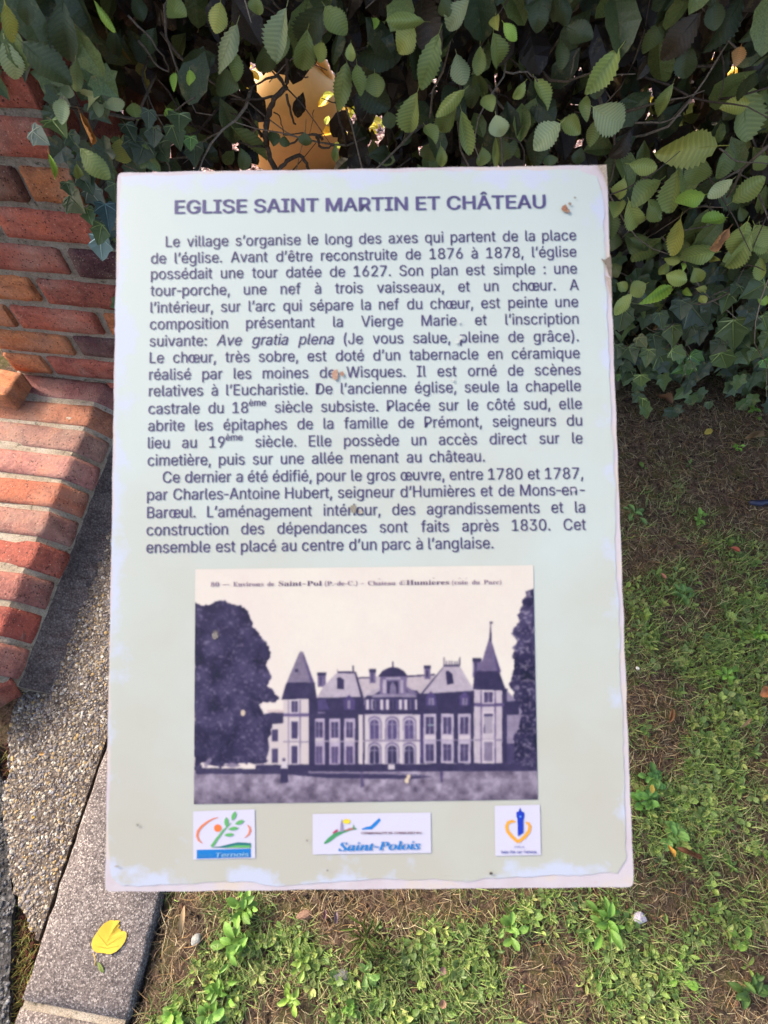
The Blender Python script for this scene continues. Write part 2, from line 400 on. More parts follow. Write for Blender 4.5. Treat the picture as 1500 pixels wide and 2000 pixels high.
for r_ in range(-2, 12):
    off = r_ % 2 == 1
    z = Z0 + r_*PZ + PZ/2
    # stretchers along the face (and the back)
    edges = [-.30, -.2, 0, .2] if not off else [-.30, -.1, .1, .2]
    if r_ >= 5: edges = [-.30, -.2, 0, .1] if not off else [-.30, -.2, -.1, .1]
    if r_ in (5, 7): edges = [-.30, -.1, .1]
    vis = {(0, 0): 'o', (0, 1): 'b', (1, 0): 'o', (1, 1): 'p', (2, 1): 'r', (2, 0): 'o', (3, 0): 'o', (3, 1): 'b', (4, 1): 'b', (4, 2): 'p', (5, 0): 'n', (5, 1): 'r', (6, 1): 'n', (6, 2): 'o', (7, 1): 'r', (7, 0): 'b'}
    for e in range(len(edges)-1):
        a_, b_ = edges[e], edges[e+1]; L = b_-a_
        me = random.choice(bm if L > .15 else hm)
        col = BC[vis.get((r_, e), random.choice('rrobbp'))]
        k = random.uniform(.88, 1.12); col = (col[0]*k, col[1]*k, col[2]*k, 1)
        T = Matrix.Translation(((a_+b_)/2+random.uniform(-.002, .002), random.uniform(-.003, .002), z+random.uniform(-.0015, .0015))) @ Matrix.Rotation(random.uniform(-.012, .012), 4, 'Y')
        link('brick', me, pier, Wm @ T, col)
        T2 = Matrix.Translation(((a_+b_)/2, .203, z)) @ Matrix.Rotation(math.pi, 4, 'Z')
        link('brick', me, pier, Wm @ T2, BC[random.choice('rrobb')])
mb = MB(); nxm, nzm = 70, 120     # mortar: rough sheet set back a few millimetres, wrapped round as a solid core
vs = []; fs = []
for k in range(nzm+1):
    for i in range(nxm+1):
        z = -.05+1.12*k/nzm; x = -.296+(.492 if z < .5 else .388)*i/nxm; q = Vector((x*45, 3, z*45))
        vs.append((x, .0085+noise.noise(q)*.0022+noise.noise(q*3)*.0012, z))
for k in range(nzm):
    for i in range(nxm): a0 = k*(nxm+1)+i; fs.append((a0, a0+1, a0+nxm+2, a0+nxm+1))
mb.add(vs, fs); v_, f_ = box(-.294, .194, .0125, .192, -.05, .498); mb.add(v_, f_); v_, f_ = box(-.294, .090, .0125, .192, .499, 1.065); mb.add(v_, f_)
link('mortar', mb.mesh('mortar', M_MORTAR), pier, Wm)
# cap slab of the pier (hidden under the ivy in the photo)
mb = MB(); v_, f_ = box(-.33, .135, -.03, .235, 1.072, 1.12); mb.add(v_, f_); link('cap_stone', mb.mesh('cap_stone', M_MORTAR), pier, Wm)

# ledge: brick-on-edge coping running towards the viewer, with a sloped outer face
ledge = empty('brick_ledge', (-.8, .6, 0), 'low ledge of red bricks with mossy mortar running towards the viewer', 'wall')
EZ = .103; LO = Vector((-.8, .6, 0))
ed0, ed1 = at(206.6, 747, EZ), at(10, 1215, EZ); ldir = (ed0-ed1).normalized(); ldir = Vector((ldir.x, ldir.y, 0)).normalized(); lnx = Vector((ldir.y, -ldir.x, 0))
def ledge_brick_mesh(name, wd, seed):
    """local x across (0 = arris, negative to the left), y along the ledge, z up"""
    prof = [(-.235, -.09), (-.235, 0), (-.18, 0), (-.12, 0), (-.06, 0), (-.014, .0), (-.003, .0), (.0015, -.003), (.014, -.015), (.028, -.027), (.038, -.036), (.041, -.040), (.042, -.075)]
    n = len(prof); seg = 6; vs = []
    for i in range(seg+1):
        y = wd*i/seg
        for k, (x, z) in enumerate(prof):
            q = Vector((x, y, z)); b = .0035*(1+.8*noise.noise(q*70+Vector((seed, 0, 0)))) if i in (0, seg) else 0
            nn = noise.noise_vector(q*45+Vector((seed*9, 2, 3)))*.0018
            vs.append((x+nn.x-(b*.4 if 6 <= k <= 11 else 0), y+nn.y*.7, z+nn.z-b*.6))
    fs = [(i*n+k, i*n+k+1, (i+1)*n+k+1, (i+1)*n+k) for i in range(seg) for k in range(n-1)]
    fs += [tuple(range(n))[::-1], tuple(seg*n+k for k in range(n))]
    mb = MB(); mb.add(vs, fs); return mb.mesh(name, M_BRICK, True)
lbm = [ledge_brick_mesh('ledge_brick', .0580, s*3.3) for s in range(5)]
rotl = Matrix.Rotation(math.atan2(-ldir.x, ldir.y), 4, 'Z')
lcols = [(.25, .10, .09, 1), (.36, .15, .09, 1), (.29, .155, .125, 1), (.36, .16, .135, 1), (.34, .115, .07, 1), (.28, .13, .105, 1), (.31, .085, .06, 1), (.28, .11, .09, 1), (.30, .075, .055, 1), (.36, .15, .12, 1), (.30, .12, .10, 1)]
ystart = (at(150, 779.5, EZ)-ed1).dot(ldir)
for i in range(-1, 10):
    yy = ystart - i*.0715
    p = ed1 + ldir*yy - LO; p.z = EZ
    T = Matrix.Translation(p+Vector((0, 0, random.uniform(-.002, .002)))+lnx*random.uniform(-.003, .003)) @ rotl @ Matrix.Rotation(random.uniform(-.02, .02), 4, 'Z')
    link('brick', random.choice(lbm), ledge, T, lcols[max(i, 0) % len(lcols)])
# mortar bed of the ledge
mb = MB(); prof = [(-.23, -.10), (-.23, -.0035), (-.17, -.003), (-.11, -.0035), (-.05, -.003), (-.010, -.0045), (.010, -.019), (.030, -.037), (.044, -.052), (.052, -.070), (.075, -.088), (.092, -.099), (.10, -.12)]
n = len(prof); seg = 150; vs = []; y0 = ystart-9*.0715-.012; y1 = ystart+.16
for i in range(seg+1):
    y = y0+(y1-y0)*i/seg
    for k, (x, z) in enumerate(prof):
        q = Vector((x*60, y*60, z*60)); a_ = .0028 if k < 9 else .008
        vs.append((x+noise.noise(q*.6)*a_, y, z+noise.noise(q+Vector((5, 5, 5)))*a_*.9))
fs = [(i*n+k, i*n+k+1, (i+1)*n+k+1, (i+1)*n+k) for i in range(seg) for k in range(n-1)]
fs += [tuple(range(n))[::-1], tuple(seg*n+k for k in range(n))]
mb.add(vs, fs); pm = ed1-LO; pm.z = EZ; mb.m = [1 if (q_ % (n-1)) >= 8 and q_ < seg*(n-1) else 0 for q_ in range(len(mb.f))]; link('mortar', mb.mesh('mortar', [M_MORTAR, M_HAUNCH]), ledge, Matrix.Translation(pm) @ rotl)
# broken bricks at the near end of the ledge
for (px_, py_, rz, rx, c, sc) in ((8, 1315, .5, .25, 'n', .8), (-6, 1372, .75, .3, 'b', .9), (24, 1262, .2, .15, 'b', .7)):
    p = at(px_, py_, .05)-LO
    T = Matrix.Translation(p) @ Matrix.Rotation(rz, 4, 'Z') @ Matrix.Rotation(rx, 4, 'Y') @ Matrix.Diagonal((sc*.5, .6, 1, 1))
    link('brick', bm[1], ledge, T, BC[c])
# raised bricks left of the ledge, laid on end, catching the sun
raised = empty('raised_brick_course', (-.86, .93, 0), 'sunlit orange bricks standing on end at the left edge above the ledge', 'bricks')
ro = Vector((-.86, .93, 0))
RZ = .150; rl = (at(8, 736, RZ)-at(30, 702, RZ)).normalized(); rs_ = Vector((-rl.y, rl.x, 0)); c00 = at(40, 734, RZ)
if rs_.dot(at(0, 690, RZ)-c00) < 0: rs_ = -rs_
for k in range(5):
    ctr = c00+rs_*(.030+k*.070)+rl*(.028+.004*k)-ro
    Mx = Matrix(((rl.x*.40, 0, rs_.x, ctr.x), (rl.y*.40, 0, rs_.y, ctr.y), (0, -1, 0, ctr.z), (0, 0, 0, 1)))
    link('brick', bm[k % 5], raised, Mx, ((.52, .19, .08, 1), (.50, .22, .10, 1), (.42, .15, .07, 1))[k % 3])
mb = MB(); v_, f_ = box(-.030, .030, .008, .10, .01, .34); mb.add(v_, f_); ctr = c00+rl*.034-ro
link('mortar', mb.mesh('mortar', M_MORTAR), raised, Matrix(((rl.x, 0, rs_.x, ctr.x), (rl.y, 0, rs_.y, ctr.y), (0, -1, 0, ctr.z), (0, 0, 0, 1))))
# ------------------------------------------------------------------ leaves
def wprof(t, kind):
    if kind == 'hornbeam': return max(0.0, math.sin(math.pi*min(1, t**.76)))**.66*(1-.08*t)
    if kind == 'weed': return max(0.0, math.sin(math.pi*t**1.45))**.7+.06*(1-t)
    return max(0.0, math.sin(math.pi*t))**.8
def leaf_geo(kind, rows_, fold, curl, seed, serr=.06, pleat=.012):
    """unit leaf: length 1 along +y, full width 1 along x"""
    rn = random.Random(seed); vs = []; fs = []; nc = 5 if rows_ > 6 else 3
    cs = (-1, -.5, 0, .5, 1) if nc == 5 else (-1, 0, 1)
    for i in range(rows_+1):
        t = i/rows_; hw = .5*wprof(t, kind)
        zc = -curl*(t-.35)**2
        for c in cs:
            w_ = hw*c
            if abs(c) == 1: w_ *= 1+serr*((i % 2)*2-1)+rn.uniform(-.03, .03)
            y = t+abs(c)*hw*.42*(1-.6*t) if kind == 'hornbeam' else t
            z = abs(w_)*fold+zc+(pleat*((i % 2)*2-1)*(abs(c)*1.2) if nc == 5 else 0)
            z += .05*math.sin(3*t+seed)*c*hw*2
            vs.append((w_, y, z))
    for i in range(rows_):
        for k in range(nc-1):
            a0 = i*nc+k; fs.append((a0, a0+1, a0+nc+1, a0+nc))
    return vs, fs
def put(mb, geo, M, col, mi=0):
    vs, fs = geo; mb.add([M @ Vector(v) for v in vs], fs, col, mi)
def frame(p, d, nrm, L, Wd, th=1.0):
    d = d.normalized(); x = d.cross(nrm)
    if x.length < 1e-4: x = d.cross(Vector((.3, .5, .8)))
    x.normalize(); z = x.cross(d); 
    return Matrix(((x.x*Wd, d.x*L, z.x*L*th, p.x), (x.y*Wd, d.y*L, z.y*L*th, p.y), (x.z*Wd, d.z*L, z.z*L*th, p.z), (0, 0, 0, 1)))
def full_leaf(kind, m, name, seed, fold, curl, stalk=.16):
    mb = MB(); vs, fs = leaf_geo(kind, 22, fold, curl, seed, .075, .017); rn = random.Random(seed*7+1); bd, tw_ = rn.uniform(-.12, .12), rn.uniform(-.9, .9)
    vs = [(x*math.cos(tw_*(y-.4))+bd*y*y, y, z+x*math.sin(tw_*(y-.4))+.018*math.sin(9*y+seed)*(1 if x > 0 else -1)) for x, y, z in vs]
    # pale midrib and side veins as fine raised ribs
    for q_, f_ in enumerate(fs):
        e_ = ((q_//4) % 2); mb.f.append(f_); mb.c.append(((1.1, 1.08, 1.06, 1), (.86, .89, .86, 1))[e_]); mb.m.append(0)
    mb.v.extend(vs)
    mid = [Vector((bd*t*t, t, .006-curl*(t-.35)**2)) for t in (0, .2, .4, .6, .8, .97)]
    tube(mb, [Vector((0, -stalk, -.02))]+mid, [.012]+[.011, .010, .008, .006, .004, .002], 4, (1.5, 1.4, 1.1, 1))
    me = mb.mesh(name, m, True); return me
HL = [full_leaf('hornbeam', M_LEAF, 'hornbeam_leaf', s, f, c) for s, (f, c) in enumerate(((.25, .3), (.1, .15), (.45, .5), (-.15, .35), (.3, -.25), (.6, .2), (.2, .7), (-.3, .1), (.35, .45)))]
HG = [leaf_geo('hornbeam', 6, f, c, 30+s) for s, (f, c) in enumerate(((.25, .3), (.1, .2), (.5, .4), (-.2, .3)))]

IVO = [(0, 0), (.18, -.10), (.40, -.02), (.36, .18), (.50, .38), (.32, .50), (.20, .70), (0, .98), (-.20, .70), (-.32, .50), (-.50, .38), (-.36, .18), (-.40, -.02), (-.18, -.10)]
def ivy_geo(seed, fold=.18):
    rn = random.Random(seed); o = [(x*(1+rn.uniform(-.12, .12)), y*(1+rn.uniform(-.08, .08))) for x, y in IVO]
    vs = [(0, .28, -.03)]+[(x, y, abs(x)*fold+rn.uniform(-.03, .03)-.12*max(0, y-.5)) for x, y in o]; n = len(o)
    return vs, [(0, 1+i, 1+(i+1) % n) for i in range(n)]
def ivy_mesh(seed):
    mb = MB(); vs, fs = ivy_geo(seed); mb.add(vs, fs, (1, 1, 1, 1))
    b = Vector((0, .02, 0))
    for tip in (8, 5, 11, 3, 13):
        e = Vector(vs[tip]); m_ = b.lerp(e, .5); m_.z += .01
        if tip in (5, 11): m_ = b.lerp(e, .5)+Vector((0, -.02, .02))
        tube(mb, [b+Vector((0, 0, .012)), m_+Vector((0, 0, .012)), b.lerp(e, .88)+Vector((0, 0, .012))], [.024, .017, .007], 3, (3.6, 3.1, 3.0, 1))
    tube(mb, [(0, .0, 0), (.02, -.25, -.05), (.05, -.5, -.16)], [.014, .012, .011], 4, (1.6, .9, .7, 1))
    return mb.mesh('ivy_leaf', M_IVY, False)
IV = [ivy_mesh(s) for s in range(4)]; IG = [ivy_geo(50+s) for s in range(3)]
# ------------------------------------------------------------------ hedge
HEDGE0 = Vector((.55, 1.2, 0))
hedge = empty('hornbeam_hedge', HEDGE0, 'hornbeam hedge with hanging serrated green leaves behind the sign', 'hedge')
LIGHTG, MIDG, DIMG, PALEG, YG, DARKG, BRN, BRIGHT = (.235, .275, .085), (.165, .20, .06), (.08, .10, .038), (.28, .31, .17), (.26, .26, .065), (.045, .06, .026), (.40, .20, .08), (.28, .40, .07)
T = 1500/1500
def c2(l, s=2.0, ox=0, oy=0): return [(ox+b[0]/s, oy+b[1]/s, ox+t[0]/s, oy+t[1]/s, w_/s, c) for b, t, w_, c in l]
def cc(x, y, L, w_, ang, c):   # centre, length, width, tip direction in degrees from straight down (positive = right)
    dx, dy = math.sin(rad(ang))*L/2, math.cos(rad(ang))*L/2
    return ((x-dx, y-dy), (x+dx, y+dy), w_, c)
listed = []
listed += c2([((160, 85), (10, 80), 55, MIDG), cc(85, 150, 110, 90, -40, YG), ((215, 130), (140, 350), 85, MIDG), ((330, 0), (240, 110), 75, PALEG), cc(300, 270, 125, 80, 15, PALEG), cc(370, 235, 115, 52, -5, MIDG), cc(445, 205, 150, 90, 8, MIDG),
 ((315, 350), (200, 457), 52, LIGHTG), ((130, 360), (90, 520), 86, LIGHTG), ((285, 415), (210, 515), 72, MIDG), cc(405, 400, 66, 58, 20, LIGHTG), cc(445, 495, 92, 76, 10, PALEG), cc(180, 525, 82, 62, 30, LIGHTG), ((300, 430), (330, 602), 56, MIDG),
 cc(180, 595, 75, 82, -20, DIMG), cc(345, 360, 135, 72, 0, DIMG), cc(490, 560, 122, 66, 10, DIMG), cc(435, 592, 120, 26, 0, LIGHTG), cc(225, 612, 85, 42, 5, MIDG), cc(385, 612, 75, 58, 0, MIDG),
 ((690, 480), (580, 572), 88, PALEG), ((688, 470), (772, 505), 66, LIGHTG), ((920, 190), (783, 367), 88, LIGHTG), ((818, 420), (935, 500), 112, PALEG), cc(785, 415, 95, 42, -5, MIDG), ((590, 308), (640, 432), 60, LIGHTG), ((552, 320), (503, 388), 46, LIGHTG),
 ((1090, 75), (1018, 208), 72, DIMG), cc(1130, 130, 100, 70, 0, DIMG), ((1125, 330), (1063, 462), 52, MIDG), cc(690, 215, 112, 56, 0, DIMG), ((1316, 570), (1095, 585), 122, YG), ((958, 640), (1068, 655), 62, LIGHTG), cc(1225, 672, 115, 102, -25, MIDG),
 ((1362, 700), (1262, 772), 52, PALEG), ((1358, 790), (1492, 700), 74, MIDG), ((1152, 660), (1110, 835), 78, LIGHTG), ((1082, 700), (962, 792), 74, MIDG), ((1258, 758), (1150, 792), 74, BRIGHT), cc(925, 740, 85, 62, -15, LIGHTG),
 ((958, 792), (992, 908), 74, LIGHTG), cc(1060, 822, 95, 72, 30, MIDG), ((1160, 852), (1130, 992), 66, YG), cc(910, 815, 70, 62, -30, LIGHTG), ((1330, 852), (1228, 875), 60, BRIGHT), ((1420, 868), (1368, 1004), 94, LIGHTG), ((1450, 880), (1500, 985), 94, LIGHTG), cc(985, 950, 90, 90, -40, DIMG),
 ((1502, 610), (1440, 660), 54, MIDG), ((468, 90), (517, 162), 48, BRIGHT), cc(435, 85, 56, 42, 0, YG), ((1432, 400), (1318, 432), 62, YG), cc(1380, 220, 85, 52, -20, BRN), ((1285, 965), (1168, 998), 54, LIGHTG),
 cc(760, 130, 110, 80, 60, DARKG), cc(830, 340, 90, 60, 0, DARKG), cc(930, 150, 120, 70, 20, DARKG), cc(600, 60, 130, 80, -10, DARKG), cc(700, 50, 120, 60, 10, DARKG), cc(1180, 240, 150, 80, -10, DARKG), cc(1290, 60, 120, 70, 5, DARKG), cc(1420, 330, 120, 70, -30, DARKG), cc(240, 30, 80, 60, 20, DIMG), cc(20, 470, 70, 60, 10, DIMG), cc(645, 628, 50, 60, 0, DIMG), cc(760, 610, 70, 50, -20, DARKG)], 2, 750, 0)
listed += c2([((825, 308), (597, 352), 132, LIGHTG), ((542, 528), (333, 636), 84, BRIGHT), cc(320, 545, 125, 110, -60, LIGHTG), ((278, 578), (163, 718), 84, LIGHTG), cc(570, 478, 145, 102, 70, LIGHTG), cc(490, 415, 95, 64, -35, LIGHTG), cc(540, 356, 104, 60, 80, LIGHTG), cc(220, 530, 82, 64, 60, MIDG),
 cc(710, 458, 102, 92, 30, MIDG), ((1062, 196), (888, 432), 125, LIGHTG), cc(1125, 205, 155, 112, 10, LIGHTG), ((1122, 338), (1112, 494), 72, LIGHTG), cc(740, 552, 80, 48, 80, YG), cc(740, 616, 58, 54, 30, YG), cc(1130, 622, 84, 64, 40, BRIGHT), cc(640, 566, 64, 44, 70, BRIGHT), ((1040, 655), (985, 778), 84, BRIGHT),
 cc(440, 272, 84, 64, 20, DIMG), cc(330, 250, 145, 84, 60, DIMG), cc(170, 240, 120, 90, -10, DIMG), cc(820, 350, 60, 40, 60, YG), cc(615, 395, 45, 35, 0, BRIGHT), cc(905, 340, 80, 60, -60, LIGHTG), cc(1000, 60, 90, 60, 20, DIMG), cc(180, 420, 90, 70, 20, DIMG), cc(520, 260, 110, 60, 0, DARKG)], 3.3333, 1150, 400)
listed += c2([((240, 0), (257, 247), 104, DARKG), ((80, 160), (275, 335), 112, DARKG), ((296, 238), (300, 368), 54, DIMG), ((20, 158), (62, 320), 84, PALEG), ((20, 15), (52, 172), 64, YG), ((368, 0), (452, 128), 32, BRIGHT), ((650, 0), (716, 68), 74, MIDG), ((922, 92), (848, 292), 84, PALEG),
 cc(920, 260, 115, 62, 0, MIDG), ((1118, 28), (1068, 238), 90, PALEG), cc(1030, 235, 120, 86, -10, DIMG), ((1202, 122), (1168, 284), 88, MIDG), ((1268, 22), (1342, 138), 84, MIDG), cc(1370, 205, 74, 38, 0, LIGHTG), cc(850, 70, 125, 72, -10, YG), ((1352, 245), (1318, 445), 78, MIDG), cc(1400, 312, 125, 64, 5, MIDG), cc(1462, 330, 95, 84, 0, MIDG),
 cc(445, 406, 60, 84, 10, PALEG), cc(360, 380, 42, 64, 80, PALEG), cc(385, 422, 64, 38, -10, PALEG), cc(525, 436, 70, 54, 15, LIGHTG), cc(240, 430, 94, 56, -10, PALEG), cc(320, 352, 84, 46, -5, DIMG), cc(265, 356, 54, 48, 0, DIMG), ((310, 578), (422, 705), 74, MIDG), cc(475, 592, 98, 88, 10, YG),
 ((190, 600), (216, 704), 24, BRIGHT), cc(385, 640, 90, 60, 40, MIDG), cc(305, 668, 58, 36, 10, MIDG), cc(1065, 540, 56, 54, 0, DIMG), cc(1112, 552, 44, 40, 0, DIMG), cc(1190, 545, 54, 52, 0, DIMG), cc(950, 622, 94, 52, 15, DIMG), cc(1310, 600, 74, 28, 0, MIDG), cc(665, 448, 62, 50, 30, BRIGHT), cc(740, 300, 60, 40, 0, BRIGHT), cc(680, 315, 70, 26, -10, BRIGHT),
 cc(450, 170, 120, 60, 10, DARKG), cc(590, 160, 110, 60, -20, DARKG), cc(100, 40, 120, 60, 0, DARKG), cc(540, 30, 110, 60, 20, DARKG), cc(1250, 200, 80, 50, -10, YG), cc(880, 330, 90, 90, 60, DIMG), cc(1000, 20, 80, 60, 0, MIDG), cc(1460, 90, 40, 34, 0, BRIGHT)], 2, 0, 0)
singles = 0
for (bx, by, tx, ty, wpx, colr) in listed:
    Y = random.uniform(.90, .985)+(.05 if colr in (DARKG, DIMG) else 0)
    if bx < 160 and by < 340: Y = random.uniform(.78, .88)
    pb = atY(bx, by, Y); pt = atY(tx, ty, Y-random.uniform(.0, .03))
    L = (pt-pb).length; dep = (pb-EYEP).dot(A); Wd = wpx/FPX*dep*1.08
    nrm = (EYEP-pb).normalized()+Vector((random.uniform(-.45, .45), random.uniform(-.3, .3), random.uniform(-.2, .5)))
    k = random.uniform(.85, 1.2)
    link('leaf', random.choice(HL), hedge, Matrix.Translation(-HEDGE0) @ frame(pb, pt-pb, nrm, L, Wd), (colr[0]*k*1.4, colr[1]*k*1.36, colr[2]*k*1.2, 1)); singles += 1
def hole(px_, py_):
    if 478 < px_ < 680 and 78 < py_ < 345: return .99
    if 660 < px_ < 765 and 150 < py_ < 300: return .93
    if 400 < px_ < 520 and 40 < py_ < 330: return .3
    if 1225 < px_ < 1420 and 60 < py_ < 235: return .12
    if 330 < px_ < 900 and -60 < py_ < 100: return .03
    return 0
FOL = MB(); SHADEC = ((.045, .030, .020), (.030, .020, .015), (.060, .038, .022))   # dark brown inner leaves: shade of the gaps put into their colour
def hface(x, z):  # front face of the hedge; upper overhang added to shade the leaves below
    return .99 + .05*noise.noise(Vector((x*3, z*3, 0))) - .22*max(0, z-.78)**1.0*1.2 + (.10 if z < .12 else 0)
n_f = 0
while n_f < 23000:
    x = random.uniform(-.85, 2.05); z = random.uniform(.05, 1.55) if random.random() < .9 else random.uniform(.05, .5)
    if x < -.36 and z < .5: continue
    dpt = random.random()**(1.1 if n_f < 15500 else .25)*.42
    y = hface(x, z)+dpt+(.0 if x > -.47 else .26)
    p = Vector((x, y, z)); px_, py_ = pix(p)
    if random.random() < hole(px_, py_): continue
    if dpt < .2 and noise.noise(p*14) > -.04+.6*dpt and random.random() < .88: continue
    if z < .30 and dpt < .06 and random.random() < .75: continue
    if 130 < px_ < 420 and py_ < 345 and dpt < .2 and random.random() < .85: continue
    if x < -.30 and z < .45 and random.random() < .6: continue
    d = Vector((random.gauss(0, .55), random.gauss(-.25, .35), random.gauss(-.75, .35)))
    nrm = Vector((random.gauss(0, .5), -1+random.gauss(0, .35), random.gauss(.65, .4)))
    L = random.uniform(.038, .082)*(.85 if dpt > .2 else 1); Wd = L*random.uniform(.5, .66)
    c = random.choice((LIGHTG, MIDG, MIDG, DIMG, DIMG, DARKG, DARKG)) if random.random() > (.10 if dpt < .07 else .80) else random.choice(SHADEC)
    if random.random() < .008: c = random.choice((YG, BRN)); L *= .7; Wd *= .6
    k = random.uniform(.75, 1.2); c = (c[0]*k, c[1]*k, c[2]*k, 1)
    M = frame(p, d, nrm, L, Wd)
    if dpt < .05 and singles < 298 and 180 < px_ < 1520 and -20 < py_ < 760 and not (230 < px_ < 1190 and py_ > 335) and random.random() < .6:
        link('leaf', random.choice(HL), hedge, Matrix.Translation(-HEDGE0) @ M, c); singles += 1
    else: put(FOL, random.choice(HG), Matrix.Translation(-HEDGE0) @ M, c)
    n_f += 1
for _ in range(2600):
    x = random.uniform(-.85, .0); z = random.uniform(.45, 1.45); p = Vector((x, 1.28+random.random()*.24, z)); px_, py_ = pix(p)
    if random.random() < hole(px_, py_)*1.0: continue
    L = random.uniform(.045, .08); c = random.choice(SHADEC+(DIMG, MIDG, DARKG)); put(FOL, random.choice(HG), Matrix.Translation(-HEDGE0) @ frame(p, Vector((random.gauss(0, .55), -.2, -.75)), Vector((random.gauss(0, .4), -1, .6)), L, L*.62), c+(1,))
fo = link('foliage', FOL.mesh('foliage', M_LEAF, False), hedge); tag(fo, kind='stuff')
# stems and twigs
def wander(p, d, L, r0, r1, n, amp):
    pts = [p.copy()]; rs = [r0]; d = d.normalized()
    for i in range(n):
        d = (d+Vector((random.gauss(0, amp), random.gauss(0, amp), random.gauss(0, amp)))).normalized()
        pts.append(pts[-1]+d*L/n); rs.append(r0+(r1-r0)*(i+1)/n)
    return pts, rs
for i, x in enumerate((-.34, .06, .36, .62, .86, 1.08, 1.34, 1.62, 1.9)):
    mb = MB(); pts, rs = wander(Vector((x, 1.33+random.uniform(-.03, .04), -.03))-HEDGE0, Vector((random.uniform(-.1, .1), 0, 1)), 1.5, .012, .004, 14, .07)
    tube(mb, pts, rs, 8, (.16, .12, .085, 1)); link('stem', mb.mesh('stem', M_BARK, True), hedge)
mb = MB()
for _ in range(800):
    x = random.uniform(-.4, 2.0); z = random.uniform(.15, 1.45); p = Vector((x, 1.12+random.uniform(-.1, .1), z)); px_, py_ = pix(p)
    if random.random() < hole(px_, py_)*.6: continue
    pts, rs = wander(p-HEDGE0, Vector((random.gauss(0, .7), -.7+random.gauss(0, .5), random.gauss(.1, .5))), random.uniform(.12, .32), random.uniform(.0016, .0034), .0007, 7, .22)
    tube(mb, pts, rs, 4, random.choice(((.16, .12, .085, 1), (.26, .20, .15, 1), (.10, .07, .055, 1))))
tw = link('twigs', mb.mesh('twigs', M_BARK, True), hedge); tag(tw, kind='stuff')
# twigs that show in front of the gap, traced as bent branches
def twig(pxs, r0, r1, Y=1.02, col=(.085, .058, .04, 1), jy=.012):
    mb = MB(); pts = [atY(a_, b_, Y+random.uniform(-jy, jy))-HEDGE0 for a_, b_ in pxs]
    out = []; rs = []; n = len(pts)
    for i in range(n-1):
        for s in range(3):
            t = s/3; out.append(pts[i].lerp(pts[i+1], t)+(Vector((random.uniform(-1, 1), random.uniform(-1, 1), random.uniform(-1, 1)))*.0018 if s else Vector((0, 0, 0)))); rs.append(r0+(r1-r0)*((i+t)/(n-1)))
    out.append(pts[-1]); rs.append(r1); tube(mb, out, rs, 6, col)
    link('branch', mb.mesh('branch', M_BARK, True), hedge)
def z7(l): return [(450+a_/4.286, 100+b_/4.286) for a_, b_ in l]
for l, r0, r1 in (([(480, 60), (470, 180), (470, 300), (380, 380), (340, 460), (310, 560), (290, 680), (300, 780)], .0052, .0085), ([(470, 320), (400, 200), (300, 230), (150, 330)], .004, .002), ([(380, 380), (240, 400), (120, 410), (0, 400)], .0035, .0018),
 ([(470, 360), (500, 470), (520, 560), (545, 610)], .0035, .0025), ([(360, 510), (410, 540), (440, 640), (440, 700)], .0018, .001), ([(700, 490), (690, 580), (660, 690)], .001, .0006), ([(440, 700), (560, 690), (680, 700), (780, 690)], .0018, .0015),
 ([(480, 790), (560, 740), (620, 700), (720, 700), (770, 740)], .0022, .004), ([(720, 720), (740, 790), (800, 810), (870, 790)], .004, .002), ([(400, 1000), (470, 920), (580, 870), (640, 940), (660, 1000)], .006, .004), ([(880, 420), (910, 560), (940, 680), (970, 790)], .0035, .002),
 ([(300, 780), (330, 900), (380, 1010)], .007, .008), ([(0, 520), (120, 560), (220, 640), (300, 780)], .002, .004), ([(60, 760), (180, 800), (290, 800)], .002, .003), ([(560, 180), (600, 210), (650, 215)], .002, .0015), ([(100, 460), (180, 560), (260, 720)], .0015, .003), ([(1010, 100), (1060, 140), (1080, 180)], .002, .001), ([(1180, 480), (1100, 600), (1040, 760)], .0012, .001), ([(910, 620), (1000, 700), (1040, 760)], .001, .0008)):
    twig(z7(l), r0*.62, r1*.62)
for l, r0, r1 in (([(85, 165), (140, 212), (250, 232), (330, 225), (380, 190)], .0015, .0012), ([(130, 205), (210, 222), (262, 232)], .002, .0025), ([(270, 80), (300, 120), (330, 140)], .002, .001), ([(985, 140), (1030, 140), (1050, 160)], .0015, .001), ([(1110, 155), (1120, 120), (1130, 95)], .001, .0012), ([(1240, 240), (1290, 240), (1330, 225)], .0015, .001), ([(1500, 285), (1450, 330), (1420, 385)], .003, .002),
 ([(1405, 290), (1440, 315), (1500, 320)], .0015, .001), ([(1327, 452), (1365, 445), (1420, 430)], .0012, .001), ([(1330, 595), (1380, 592), (1445, 560)], .0025, .0015), ([(1395, 575), (1440, 555)], .0015, .001), ([(250, 30), (280, 60), (320, 110), (330, 140)], .0015, .001), ([(0, 60), (60, 150), (110, 200)], .001, .001)):
    twig(l, r0, r1, .955, (.14, .105, .075, 1))
